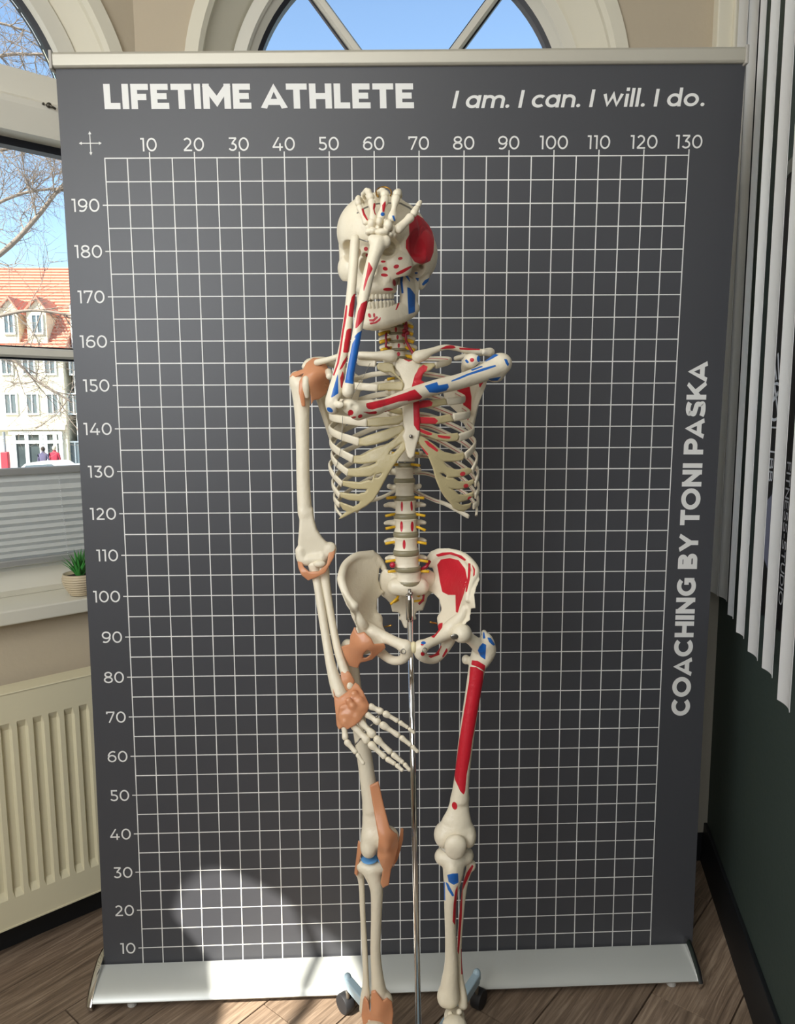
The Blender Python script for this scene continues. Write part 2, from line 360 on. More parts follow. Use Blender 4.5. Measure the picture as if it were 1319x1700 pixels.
for side, off in ((0, 0.0), (1, -0.001)):
    base = len(b.v); V = [BN(XA+(XB-XA)*i/NX, 0.04+(ZT-0.04)*j/NZ, off) for j in range(NZ+1) for i in range(NX+1)]; F = []
    for j in range(NZ):
        for i in range(NX):
            q = (j*(NX+1)+i, j*(NX+1)+i+1, (j+1)*(NX+1)+i+1, (j+1)*(NX+1)+i); F.append(q if side == 0 else q[::-1])
    b.add(V, F)
b.build('banner_sheet', SHEET, ban, smooth=True)
b = MB(); OFF = 0.0007
def strip(x0, z0, x1, z1, n=20):
    V = []; F = []
    vert = abs(z1-z0) > abs(x1-x0)
    for i in range(n+1):
        t = i/n
        if vert: z = z0+(z1-z0)*t; V += [BN(x0, z, OFF), BN(x1, z, OFF)]
        else: x = x0+(x1-x0)*t; V += [BN(x, z0, OFF), BN(x, z1, OFF)]
    for i in range(n): F.append((2*i, 2*i+1, 2*i+3, 2*i+2) if vert else (2*i, 2*i+2, 2*i+3, 2*i+1))
    b.add(V, F)
LWD = 0.00125
for i in range(27):
    x = -0.65+0.05*i; strip(x-LWD, 0.05, x+LWD, 2.0125 if (i % 2 == 0 and i > 0) else 2.0+LWD, 30)
for j in range(1, 41):
    z = 0.05*j; strip(-0.6605 if (j % 2 == 0 and j < 40) else -0.65-LWD, z-LWD, 0.65+LWD, z+LWD, 20)
b.build('measuring_grid', INK, ban)
# ---- geometric sans lettering drawn stroke by stroke
def gl(ch, w):
    """strokes (polylines of stroke centre lines) and advance width of a glyph, cap height 1, stroke width w"""
    h = w/2; L = []; 
    def ln(*p): L.append(list(p))
    def arc(cx, cy, rx, ry, a0, a1, pre=(), post=()):
        n = 28; L.append(list(pre)+[(cx+rx*math.cos(math.radians(a0+(a1-a0)*i/n)), cy+ry*math.sin(math.radians(a0+(a1-a0)*i/n))) for i in range(n+1)]+list(post))
    X = 0.74                                   # x height
    if ch == '0': arc(.40,.5,.40-h,.5-h,0,360); A = .80
    elif ch == '1': ln((0,1-h),(.30,1-h)); ln((.30-h,1),(.30-h,0)); A = .36
    elif ch == '2': arc(.32,.68,.32-h,.32-h,150,-42,post=[(.06,h)]); ln((.04,h),(.68,h)); A = .70
    elif ch == '3': ln((.05,1-h),(.62,1-h)); L.append([(.60,1-h),(.31,.60-h*.2)]); arc(.32,.30,.34-h,.30-h,95,-152,pre=[(.25,.60-h)]); A = .68
    elif ch == '4': ln((.50,1),(.06,.26),(.06,.26)); ln((.02,.26),(.82,.26)); ln((.60,.55),(.60,0)); A = .84
    elif ch == '5': ln((.10,1-h),(.60,1-h)); ln((.12+h*.3,1),(.09+h,.52)); arc(.32,.31,.35-h,.31-h,95,-152,pre=[(.08+h*.6,.62-h)]); A = .68
    elif ch == '6': arc(.37,.33,.37-h,.33-h,0,360); arc(.46,.42,.46-h,.58-h,168,62); A = .74
    elif ch == '7': ln((.0,1-h),(.70,1-h)); ln((h,1),(h,.78)); ln((.66,1-h*1.2),(.24,0)); A = .70
    elif ch == '8': arc(.37,.745,.32-h,.255-h,0,360); arc(.37,.285,.37-h,.285-h,0,360); A = .74
    elif ch == '9': arc(.37,.67,.37-h,.33-h,0,360); arc(.28,.58,.46-h,.58-h,-12,-118); A = .74
    elif ch == 'L': ln((h,0),(h,1)); ln((0,h),(.60,h)); A = .60
    elif ch == 'I': ln((h,0),(h,1)); A = w
    elif ch == 'F': ln((h,0),(h,1)); ln((0,1-h),(.66,1-h)); ln((0,.48),(.58,.48)); A = .66
    elif ch == 'E': ln((h,0),(h,1)); ln((0,1-h),(.66,1-h)); ln((0,.51),(.60,.51)); ln((0,h),(.68,h)); A = .68
    elif ch == 'T': ln((0,1-h),(.78,1-h)); ln((.39,0),(.39,1)); A = .78
    elif ch == 'M': ln((h,0),(h,1)); ln((1.04-h,0),(1.04-h,1)); ln((h*.7,1-h*.3),(.52,.30),(1.04-h*.7,1-h*.3)); A = 1.04
    elif ch == 'A': ln((h*1.05,0),(.52,1-h*.2),(1.04-h*1.05,0)); ln((.24,.27),(.80,.27)); A = 1.04
    elif ch == 'H': ln((h,0),(h,1)); ln((.84-h,0),(.84-h,1)); ln((0,.5),(.84,.5)); A = .84
    elif ch == 'N': ln((h,0),(h,1)); ln((.84-h,0),(.84-h,1)); ln((h*.8,1-h*.9),(.84-h*.8,h*.9)); A = .84
    elif ch == 'C': arc(.52,.5,.52-h,.5-h,42,318); A = .94
    elif ch == 'G': arc(.52,.5,.52-h,.5-h,45,322); ln((.94-h,.10),(.94-h,.50)); ln((.58,.50),(.94,.50)); A = .97
    elif ch == 'O': arc(.54,.5,.54-h,.5-h,0,360); A = 1.08
    elif ch == 'B': ln((h,0),(h,1)); arc(.46,.745,.28-h,.255-h,90,-90,pre=[(0,1-h)],post=[(0,.49+h)]); arc(.48,.27,.31-h,.27-h,90,-90,pre=[(0,.54-h)],post=[(0,h)]); A = .80
    elif ch == 'P': ln((h,0),(h,1)); arc(.42,.655,.37-h,.345-h,90,-90,pre=[(0,1-h)],post=[(0,.31+h)]); A = .79
    elif ch == 'Y': ln((h*.8,1),(.46,.40),(.92-h*.8,1)); ln((.46,.45),(.46,0)); A = .92
    elif ch == 'S':
        P = [(.68,.80),(.58,1-h*1.25),(.37,1-h),(.17,1-h*1.45),(.06+h,.74),(.14,.585),(.36,.51),(.60,.43),(.72-h,.27),(.62,.10+h*.4),(.38,h),(.17,h*1.2),(.03,.19)]
        L.append(smooth2(P)); A = .74
    elif ch == 'K': ln((h,0),(h,1)); ln((.76,1),(h,.34)); ln((.34,.58),(.80,0)); A = .80
    elif ch == 'a': arc(.36,X/2,.36-h,X/2-h,0,360); ln((.72-h,X),(.72-h,0)); A = .72
    elif ch == 'd': arc(.36,X/2,.36-h,X/2-h,0,360); ln((.72-h,1.06),(.72-h,0)); A = .72
    elif ch == 'o': arc(.38,X/2,.38-h,X/2-h,0,360); A = .76
    elif ch == 'c': arc(.37,X/2,.37-h,X/2-h,48,312); A = .57
    elif ch == 'n': ln((h,0),(h,X)); arc(.335,X-.30,.30-h*.6,.30-h,165,0,post=[(.635-h*.6,0)]); A = .64
    elif ch == 'm':
        ln((h,0),(h,X)); arc(.315,X-.28,.28-h*.6,.28-h,165,0,post=[(.595-h*.6,0)]); arc(.80,X-.28,.28-h*.6,.28-h,165,0,post=[(1.08-h*.6,0)]); A = 1.08
    elif ch == 'w': ln((h*.8,X),(.27,h*.6),(.50,X-h*.4),(.73,h*.6),(1.0-h*.8,X)); A = 1.0
    elif ch == 'i': ln((h,0),(h,X)); ln((h,.90),(h,.90+w*1.15)); A = w
    elif ch == 'l': ln((h,0),(h,1.06)); A = w
    elif ch == '.': arc(w*.6,w*.6,w*.3,w*.3,0,360); A = w*1.2
    elif ch == '-': ln((0,.40),(.36,.40)); A = .36
    elif ch == 'D': ln((h,0),(h,1)); arc(.40,.5,.47-h,.5-h,90,-90,pre=[(0,1-h)],post=[(0,h)]); A = .88
    elif ch == 'U': ln((h,1),(h,.40)); arc(.40,.40,.40-h,.40-h,180,360,pre=[(h,.42)],post=[(.80-h,1)]); A = .80
    else: A = .34
    return L, A
def smooth2(P, n=6):
    P = [np.array(q) for q in P]; out = []
    for i in range(len(P)-1):
        a, b_, c, d = P[max(i-1,0)], P[i], P[i+1], P[min(i+2,len(P)-1)]
        for k in range(n):
            t = k/n; out.append(tuple(0.5*((2*b_)+(c-a)*t+(2*a-5*b_+4*c-d)*t*t+(3*b_-a-3*c+d)*t**3)))
    return out+[tuple(P[-1])]
KERN = {'AT':-.14,'TA':-.14,'PA':-.12,'KA':-.06,'AS':-.03,'TH':0,'LE':0,'TO':-.08,'OA':-.06,'AC':-.06,'LI':0,'FE':0}
def word_mesh(word, w, gap, shear=0.0):
    """triangulated strips of a word on the unit cap height; returns verts, faces, width"""
    V = []; F = []; x = 0.0
    for word_i, ch in enumerate(word):
        L, A = gl(ch, w)
        for P in L:
            P = [np.array(q, float) for q in P]; P = [q for i, q in enumerate(P) if i == 0 or np.linalg.norm(q-P[i-1]) > 1e-6]
            closed = np.linalg.norm(P[0]-P[-1]) < 1e-6 and len(P) > 8
            n = len(P); row = []
            ww = w*0.6 if ch == '.' else w
            for i in range(n):
                if closed: a, c = P[(i-1) % (n-1)], P[(i+1) % (n-1)]
                else: a, c = P[max(i-1,0)], P[min(i+1,n-1)]
                if not closed and 0 < i < n-1:
                    t0 = (P[i]-a)/np.linalg.norm(P[i]-a); t1 = (c-P[i])/np.linalg.norm(c-P[i]); t = t0+t1; t /= np.linalg.norm(t)+1e-9; k = min(1/max(abs(t @ t0), .3), 2.4)
                else: t = (c-a)/np.linalg.norm(c-a); k = 1
                nn = np.array([-t[1], t[0]])*ww/2*k; row.append((P[i]+nn, P[i]-nn))
            base = len(V)
            for (p, q) in row:
                for r in (p, q): rz_ = min(max(r[1], 0), 1.07 if ch in 'ld' else 1.0) if ch != 'i' else max(r[1], 0); V.append((x+r[0]+shear*rz_, rz_))
            for i in range(n-1): F.append((base+2*i, base+2*i+1, base+2*i+3, base+2*i+2))
        x += A+gap+KERN.get(ch+word[word_i+1:word_i+2], 0)
    return V, F, x-gap
def print_words(name, text, w, gap, place, m, parent, shear=0.0, wordgap=0.42, lo=0.0, hi=1.0, prefix_w=None):
    words = text.split(' '); x = 0.0; items = []
    for wd in words:
        V, F, ww = word_mesh(wd, w, gap, shear); items.append((x, V, F)); x += ww+wordgap
    tot = x-wordgap+shear*0
    for (x0, V, F) in items:
        P = [place((x0+u)/tot, v, tot) for u, v in V]
        me = bpy.data.meshes.new(name); me.from_pydata([tuple(map(float, q)) for q in P], [], F); me.update(); link(name, me, m, parent)
def quad_place(tl, tr, br, bl):            # four pixel corners on the banner, baseline to cap height
    A, B, C, D = (np.array(UB(*q)) for q in (tl, tr, br, bl))
    def f(u, v, tot):
        q = (D*(1-u)+C*u)*(1-v)+(A*(1-u)+B*u)*v; return BN(q[0], q[1], OFF)
    return f
print_words('headline_word', 'LIFETIME ATHLETE', 0.245, 0.085, quad_place((171,139.5),(686,138.5),(687,180),(174,181.5)), INK, ban, wordgap=0.34)
print_words('motto_word', 'I am. I can. I will. I do.', 0.165, 0.115, quad_place((750,151),(1166,147),(1168,176.5),(750,180)), INK, ban, shear=0.20, wordgap=0.46)
print_words('side_word', 'COACHING BY TONI PASKA', 0.235, 0.09, quad_place((1113,1188),(1142,599),(1175,599),(1144,1188)), INK, ban, wordgap=0.44)
NH = 0.0285
for k in range(1, 14):
    xc = -0.65+0.1*k-0.001
    print_words('scale_numeral', str(10*k), 0.125, 0.12, lambda u, v, t: BN(xc+(u-0.5)*t*NH, 2.0125+0.0015+v*NH, OFF), INK, ban)
for k in range(1, 20):
    zc = 0.1*k
    print_words('scale_numeral', str(10*k), 0.125, 0.12, lambda u, v, t: BN(-0.668+(u-1)*t*NH*1.02, zc+(v-0.5)*NH, OFF), INK, ban)
b = MB(); ax, az = UB(150, 238)
for (dx, dz) in ((1,0),(-1,0),(0,1),(0,-1)):
    def q(l, s): return BN(ax+dx*l-dz*s, az+dz*l+dx*s, OFF)
    b.add([q(0,-.0009), q(.021,-.0009), q(.021,.0009), q(0,.0009)], [(0,1,2,3)]); b.add([q(.019,-.0035), q(.0255,0), q(.019,.0035)], [(0,1,2)])
b.build('axis_arrows', INK, ban)
# clamp rail along the top
b = MB(); A = []; B = []
for (dz, off) in ((-0.004,0.006),(0.0,0.010),(0.022,0.011),(0.028,0.006),(0.028,-0.012),(-0.004,-0.012)):
    p = BN(XA-0.003, ZT+dz, off); r_ = BN(XB-0.006, ZT+dz, off); A.append(p); B.append(r_)
b.prism(A, B); b.build('clamp_rail', ALU, ban, bevel=0.0015)
for x, sg in ((XA-0.003, -1), (XB-0.006, 1)):
    b = MB(); c = BN(x+sg*0.003, ZT+0.011, -0.001); b.obox(c, (1,0,0), (0,1,0), (0,0,1), 0.0035, 0.0145, 0.0195); b.build('rail_end_cap', mat('grey_plastic_cap', (176,172,164), 0.5), ban, bevel=0.002)
# base cassette
BX0, BX1 = -0.748, 0.738
prof = [(-.070,.014),(-.084,.017),(-.090,.024),(-.086,.031),(-.06,.0445),(-.03,.0555),(-.006,.0615),(-.004,.058),(.004,.058),(.006,.062),(.03,.060),(.06,.050),(.085,.035),(.092,.02),(.085,.012)]
b = MB(); b.prism([(BX0,y,z) for y,z in prof], [(BX1,y,z) for y,z in prof]); b.build('base_cassette', WALU, ban, smooth=True, angle=40)
cap = [(-.092,.008),(-.097,.022),(-.075,.043),(-.04,.064),(-.005,.079),(.03,.082),(.07,.07),(.098,.045),(.104,.012),(.095,.008)]
for x, sg in ((BX0,-1),(BX1,1)):
    b = MB(); rings = [[(x+sg*dx, y*k_, .008+(z-.008)*k_) for y,z in cap] for dx, k_ in ((0,1.0),(.008,1.0),(.014,.95),(.019,.84))]; V = [q for g_ in rings for q in g_]; nc = len(cap); F = [tuple(range(nc)), tuple(3*nc+j for j in range(nc))]+[(i*nc+j, i*nc+(j+1)%nc, (i+1)*nc+(j+1)%nc, (i+1)*nc+j) for i in range(3) for j in range(nc)]
    b.add(V, F); b.build('base_end_cap', CHROME, ban, smooth=True, angle=35)
FOOT = mat('clear_plastic_foot', (190,190,185), 0.3)
for x in (-0.66, 0.68):
    for y in (-.068, .07):
        b = MB(); b.lathe((x,y,0), [(.010,0.0),(.012,.002),(.012,.016),(.009,.017)], 14); b.build('base_foot', FOOT, ban)
b = MB(); b.tube([(0.2,.03,.05),(0.2,.035,2.18)], .011, 12); b.tube([(-0.2,.03,.05),(-0.2,.035,2.18)], .011, 12); b.build('support_pole', ALU, ban, smooth=True)
# ================================================================== radiator, blind, plant, vertical blinds
def sm(pts, n=8):                                   # Catmull-Rom through points of any dimension
    P = [np.array(q, float) for q in pts]; out = []
    for i in range(len(P)-1):
        a, b_, c, d = P[max(i-1,0)], P[i], P[i+1], P[min(i+2,len(P)-1)]
        for k in range(n):
            t = k/n; out.append(0.5*((2*b_)+(c-a)*t+(2*a-5*b_+4*c-d)*t*t+(3*b_-a-3*c+d)*t**3))
    return out+[P[-1]]
RADM = mat('cream_radiator_enamel', (222,214,182), 0.4, var=0.02, scale=4)
rad = tag(empty('panel_radiator', LW(0.25, 0.11, 0.08)), 'cream ribbed panel radiator under the window sill beside the banner', 'radiator')
R_S0, R_S1, RZ0, RZ1, ROFF = -0.36, 0.80, 0.115, 0.735, 0.10
# front panel pressed into vertical channels
pitch = 0.0385; b = MB()
zs = [RZ0, RZ0+0.075, RZ0+0.095, RZ1-0.095, RZ1-0.075, RZ1]
cols = []; s = R_S0
while s < R_S1-0.001:
    for ds, dep in ((0,0),(0.006,0.0),(0.011,-0.010),(0.0275,-0.010),(0.0325,0.0)): cols.append((min(s+ds, R_S1), dep))
    s += pitch
cols.append((R_S1, 0))
V = []; F = []
for (s, dep) in cols:
    for j, z in enumerate(zs): V.append(LW(s, z, ROFF+(dep if j in (2,3) else 0)))
m_ = len(zs)
for i in range(len(cols)-1):
    for j in range(m_-1): F.append((i*m_+j, i*m_+j+1, (i+1)*m_+j+1, (i+1)*m_+j))
b.add(V, F); b.build('front_panel', RADM, rad)
b = MB()
def lbox(b, s0, s1, z0, z1, o0, o1): b.prism([LW(s0,z0,o0), LW(s1,z0,o0), LW(s1,z0,o1), LW(s0,z0,o1)], [LW(s0,z1,o0), LW(s1,z1,o0), LW(s1,z1,o1), LW(s0,z1,o1)]); return b
lbox(MB(), R_S0, R_S1, RZ1, RZ1+0.004, 0.03, ROFF+0.002).build('top_cover', RADM, rad, bevel=0.002)
lbox(MB(), R_S0, R_S1, RZ0-0.004, RZ0, 0.03, ROFF+0.002).build('bottom_rim', RADM, rad)
lbox(MB(), R_S0, R_S1, RZ0, RZ1, 0.03, 0.05).build('rear_panel', RADM, rad)
for s in (R_S0, R_S1): lbox(MB(), s-0.003, s+0.003, RZ0-0.004, RZ1+0.004, 0.03, ROFF+0.001).build('side_cover', RADM, rad)
for s in (R_S0+0.15, R_S1-0.15): lbox(MB(), s-0.02, s+0.02, RZ0+0.05, RZ1-0.05, 0.0, 0.032).build('wall_bracket', RADM, rad)
# pleated blind over the lower half of the left window
def blind_mat():
    m = mat('pleated_blind_fabric', (206,206,200), 0.6, var=0.06, scale=60); m.node_tree.nodes['Principled BSDF'].inputs['Metallic'].default_value = 0.15
    b = m.node_tree.nodes['Principled BSDF']; b.inputs['Subsurface Weight'].default_value = 0.0
    tr = m.node_tree.nodes.new('ShaderNodeBsdfTranslucent'); tr.inputs[0].default_value = (0.70,0.68,0.62,1); mx = m.node_tree.nodes.new('ShaderNodeMixShader'); mx.inputs[0].default_value = 0.22
    out = m.node_tree.nodes['Material Output']; m.node_tree.links.new(b.outputs[0], mx.inputs[1]); m.node_tree.links.new(tr.outputs[0], mx.inputs[2]); m.node_tree.links.new(mx.outputs[0], out.inputs[0])
    return m
bl = tag(empty('pleated_blind', LW(0.1, 1.03, -0.06)), 'grey pleated blind covering the lower half of the left window', 'blind')
BS0, BS1 = -0.355, 0.575
b = MB(); V = []; F = []; n = 22; zt, zb = 1.275, 1.045
zz = []; 
for i in range(n+1):
    t = i/n; zz.append(zt+(zb-zt)*(t**0.82 if True else t))
for i, z in enumerate(zz):
    o = -0.066+(0.005 if i % 2 else -0.005)
    for sgn in (0, 1): V.append(LW(BS0 if sgn == 0 else BS1, z, o))
for i in range(n): F.append((2*i, 2*i+1, 2*i+3, 2*i+2))
b.add(V, F); b.build('pleated_fabric', blind_mat(), bl)
BRAIL = mat('silver_blind_rail', (190,190,186), 0.4, 0.5)
lbox(MB(), BS0-0.005, BS1+0.005, 1.273, 1.293, -0.078, -0.054).build('top_rail', BRAIL, bl, bevel=0.003)
lbox(MB(), BS0-0.005, BS1+0.005, 1.028, 1.046, -0.076, -0.056).build('bottom_rail', BRAIL, bl, bevel=0.003)
b = MB()
for k in range(36): b.sphere(LW(-0.245-0.0003*k, 1.262-0.0062*k, -0.050), 0.0016, 6, 4)
b.build('bead_cord', mat('clear_bead', (225,225,225), 0.2), bl, smooth=True)
# potted plant on the sill
pc = LW(-0.268, 0.938, 0.0); pot = tag(empty('potted_plant', pc), 'spiky green succulent in a ribbed beige bowl on the window sill', 'plant')
prof = [(0.026,0.0),(0.034,0.004),(0.0405,0.014),(0.0445,0.026),(0.0455,0.034)]
rp = []
for i in range(40):
    t = i/39; h = 0.004+0.056*t; r = 0.029+0.0175*math.sin(min(1, t*1.25)*math.pi/2) - 0.003*max(0, t-0.8)/0.2
    rp.append((r+0.0011*math.sin(h/0.0068*2*math.pi), h))
rp = [(0.024,0.0),(0.028,0.001)]+rp+[(0.044,0.061),(0.040,0.060),(0.038,0.050),(0.02,0.049)]
MB().lathe(pc, rp, 36).build('bowl', mat('beige_ribbed_ceramic', (196,180,150), 0.45, var=0.12, scale=60), pot, smooth=True)
MB().lathe(pc, [(0.039,0.046),(0.039,0.052),(0.01,0.055)], 24).build('soil', mat('dark_soil', (52,42,32), 0.95, var=0.3, scale=200, bump=0.5, bscale=300), pot)
LEAF = mat('green_succulent_leaf', (64,140,62), 0.45, var=0.25, scale=30); rnd = random.Random(4)
for k in range(26):
    a = rnd.uniform(0, 2*math.pi); t = k/26; tilt = 0.15+0.75*t; ln_ = 0.085-0.030*t+rnd.uniform(-.01,.01); wd = 0.0085
    b = MB(); pts = []; d0 = np.array([math.cos(a), math.sin(a), 0]); side = np.array([-d0[1], d0[0], 0])
    V = []; F = []
    for i in range(7):
        u = i/6; rr = 0.006+ln_*u*math.sin(tilt*(0.6+0.5*u)); hh = 0.052+ln_*u*math.cos(tilt*(0.6+0.4*u)); c = pc+d0*rr+np.array([0,0,hh])
        wv = wd*(1-u)**0.8*(0.7+1.2*u*(1-u)); nv = np.array([-d0[0]*0.5, -d0[1]*0.5, 0.8])
        V += [c+side*wv, c+nv*0.0015*(1-u), c-side*wv, c-nv*0.0035*(1-u)]
    for i in range(6):
        for j in range(4): F.append((4*i+j, 4*i+(j+1)%4, 4*i+4+(j+1)%4, 4*i+4+j))
    b.add(V, F); b.build('leaf', LEAF, pot, smooth=True)
# vertical blind in front of the right wall, foil-covered window behind it
SLAT = mat('white_vertical_slat_fabric', (214,214,212), 0.7, var=0.02, scale=30, bump=0.05, bscale=400)
def UZ(px, py, z):
    r = ray(px, py); return CPOS+(z-CPOS[2])/r[2]*r
vb = tag(empty('vertical_blind', UZ(1249, 1088, 0.90)), 'white vertical slat blind hanging along the dark green wall', 'blind')
ZS = 0.90
feet = [(1184,986),(1199,994),(1212,1024),(1228,1055),(1249,1089),(1273,1117),(1300,1172),(1334,1222),(1372,1290)]
SLW = [0.033,0.033,0.022,0.028,0.033,0.031,0.031,0.033,0.036,0.036]
for k, (px, py) in enumerate(feet):
    P = UZ(px, py, ZS); ang = [84,84,80,80,79,79,79,78,78,78][k]; d = np.array([math.cos(math.radians(ang)), math.sin(math.radians(ang)), 0]); nrm = np.array([d[1], -d[0], 0])
    b = MB(); A = []; B = []; n = 8; hw = SLW[k]
    for i in range(n+1):
        u = -1+2*i/n; A.append(P+d*hw*u+nrm*0.006*(1-u*u)); 
    ring = A+[q-nrm*0.0012 for q in reversed(A)]
    top = [q+np.array([0,0,HC-0.06-ZS]) for q in ring]; b.prism(ring, top); sl = b.build('slat', SLAT, vb, smooth=True, angle=40)
c0, c1 = UZ(*feet[0], ZS), UZ(*feet[-1], ZS); dv = c1-c0; dv[2] = 0
MB().obox([(c0[0]+c1[0])/2, (c0[1]+c1[1])/2, HC-0.035], dv/np.linalg.norm(dv), np.array([-dv[1], dv[0], 0])/np.linalg.norm(dv), (0,0,1), np.linalg.norm(dv)/2+0.05, 0.02, 0.025).build('head_rail', BRAIL, vb)
w4 = tag(empty('window_4', RW(-0.5, 0.9, 0.0)), kind='structure')
FOIL = mat('black_window_foil', (16,17,20), 0.35, var=0.1, scale=6)
def rbox(b, s0, s1, z0, z1, o0, o1): b.prism([RW(s0,z0,o0), RW(s1,z0,o0), RW(s1,z0,o1), RW(s0,z0,o1)], [RW(s0,z1,o0), RW(s1,z1,o0), RW(s1,z1,o1), RW(s0,z1,o1)]); return b
rbox(MB(), -0.72, 0.22, 0.95, 1.95, 0.0, 0.006).build('foil_pane', FOIL, w4)
rbox(MB(), -0.72, 0.23, 1.95, 1.98, 0.0, 0.012).build('frame', mat('grey_window_frame', (120,122,114), 0.5), w4)
rbox(MB(), 0.22, 0.23, 0.95, 1.95, 0.0, 0.012).build('frame', mat('grey_window_frame', (120,122,114), 0.5), w4)
INK2 = mat('grey_foil_print', (222,224,228), 0.5)
def rt_place(s0, z0, hgt):                 # text that runs downwards on the right wall
    def f(u, v, tot): return RW(s0+hgt*(1-v), z0-u*tot*hgt, 0.0075)
    return f
print_words('foil_word', 'FITNESS-STUDIO', 0.14, 0.13, rt_place(-0.005, 1.325, 0.0285), INK2, w4)
b = MB(); c = (0.145, 1.455); V = []; F = []; n = 28
for i in range(n+1):
    a = 2*math.pi*i/n
    for r in (0.045, 0.038): V.append(RW(c[0]+r*1.4*math.cos(a), c[1]+r*math.sin(a), 0.0075))
for i in range(n): F.append((2*i, 2*i+1, 2*i+3, 2*i+2))
b.add(V, F)
for (p, q) in (((-0.03,-0.03),(0.01,0.035)),((0.01,0.035),(0.03,-0.02)),((-0.02,0.02),(0.025,0.0)),((0.0,0.05),(0.03,0.10)),((-0.02,0.05),(0.0,0.11))):
    p = np.array(p)+c; q = np.array(q)+c; d = (q-p)/np.linalg.norm(q-p)*0.005; nn = np.array([-d[1], d[0]]); b.add([RW(*(p+nn),0.0075), RW(*(q+nn),0.0075), RW(*(q-nn),0.0075), RW(*(p-nn),0.0075)], [(0,1,2,3)])
b.build('foil_emblem', INK2, w4)
b = MB()
for z in (1.398, 1.342): b.add([RW(0.06,z,0.0075), RW(0.20,z,0.0075), RW(0.20,z-0.004,0.0075), RW(0.06,z-0.004,0.0075)], [(0,1,2,3)])
b.build('foil_rule', INK2, w4)
b = MB(); b.add([RW(0.07,1.27,0.0075), RW(0.19,1.21,0.0075), RW(0.19,1.10,0.0075), RW(0.07,1.04,0.0075)], [(0,1,2,3)])
b.build('foil_panel_print', mat('pale_foil_print', (128,130,150), 0.5), w4)
print_words('foil_word', 'BB', 0.13, 0.13, rt_place(0.13, 1.325, 0.032), INK2, w4)
# ================================================================== the street outside the left window
YF = 42.0
def F(px, py, dy=0.0): return W(px, py, YF+dy)
ZG = F(60, 775)[2]-0.4
PLAST = mat('white_facade_plaster', (226,214,186), 0.9, var=0.05, scale=0.4)
PLAST2 = mat('grey_stone_facade', (200,198,192), 0.9, var=0.3, scale=2.0)
TILE = mat('red_roof_tile', (214,142,118), 0.85, var=0.12, scale=1.2)
WPANE = mat('house_window_pane', (92,104,110), 0.12, spec=0.8)
WFR = mat('house_window_frame', (238,238,232), 0.6)
ASPH = mat('pale_asphalt', (150,150,148), 0.9, var=0.1, scale=0.5)
b = MB(); b.box((-90, 1.3, ZG-0.3), (60, 90, ZG)); g = tag(b.build('ground', ASPH), kind='structure')
house = tag(empty('town_house', F(40, 775)), 'white town house with red tiled roof and dormers across the street', 'building')
def fbox(x0, y0, x1, y1, d0, d1):          # pixel rectangle on the facade, depth range
    A = F(x0, y1); B = F(x1, y0); return MB().box((A[0], YF+d0, A[2]), (B[0], YF+d1, B[2]))
zeave = F(0, 578)[2]; xl = F(-330, 600)[0]; xr = F(104, 600)[0]
MB().box((xl, YF, ZG), (xr, YF+9, zeave)).build('wall', PLAST, house)
zr = F(50, 446)[2]; Pr = np.array([YF+4.5, zr])
b = MB(); rz = zeave-0.1
zt_ = W(50, 445, YF+4.5)[2]
b.add([(xl-0.3, YF-0.35, rz), (xr+0.3, YF-0.35, rz), (xr+0.3, YF+4.5, zt_), (xl-0.3, YF+4.5, zt_), (xl-0.3, YF+9.3, rz), (xr+0.3, YF+9.3, rz),
       (xl-0.3, YF-0.35, rz-0.25), (xr+0.3, YF-0.35, rz-0.25), (xl-0.3, YF+9.3, rz-0.25), (xr+0.3, YF+9.3, rz-0.25)],
      [(0,1,2,3), (3,2,5,4), (0,3,4), (1,5,2), (6,7,1,0), (4,5,9,8), (6,8,9,7), (0,4,8,6), (7,9,5,1)])
roof = b.build('roof', TILE, house)
b = MB()                                   # courses of tiles as raised ridges
nrow = 26
for i in range(nrow):
    t = (i+0.5)/nrow; y = YF-0.35+4.85*t; z = rz+(zt_-rz)*t
    b.obox(((xl+xr)/2, y, z+0.05), (1,0,0), np.array([0, 4.85, zt_-rz])/np.hypot(4.85, zt_-rz), np.array([0, -(zt_-rz), 4.85])/np.hypot(4.85, zt_-rz), (xr-xl)/2+0.3, 0.05, 0.035)
tag(b.build('tile_course', TILE, roof), kind='stuff')
def window(x0, y0, x1, y1, par, d=0.0):
    A = F(x0, y1); B = F(x1, y0); fw = 0.09
    b = MB()
    for (p, q) in (((A[0]-fw, A[2]-fw), (B[0]+fw, A[2])), ((A[0]-fw, B[2]), (B[0]+fw, B[2]+fw)), ((A[0]-fw, A[2]), (A[0], B[2])), ((B[0], A[2]), (B[0]+fw, B[2])), (((A[0]+B[0])/2-0.03, A[2]), ((A[0]+B[0])/2+0.03, B[2]))):
        b.box((p[0], YF+d-0.08, p[1]), (q[0], YF+d+0.02, q[1]))
    wo = b.build('window', WFR, par); MB().box((A[0], YF+d-0.03, A[2]), (B[0], YF+d+0.01, B[2])).build('pane', WPANE, wo)
for r in ((5,590,18,620),(40,590,55,620),(76,590,90,620),(-32,590,-18,620),(11,655,26,686),(47,655,61,686),(81,655,95,686),(-25,655,-11,686)): window(*r, house)
MB().box((xl, YF-0.25, F(0,714)[2]), (xr, YF, F(0,706)[2])).build('cornice', PLAST, house)
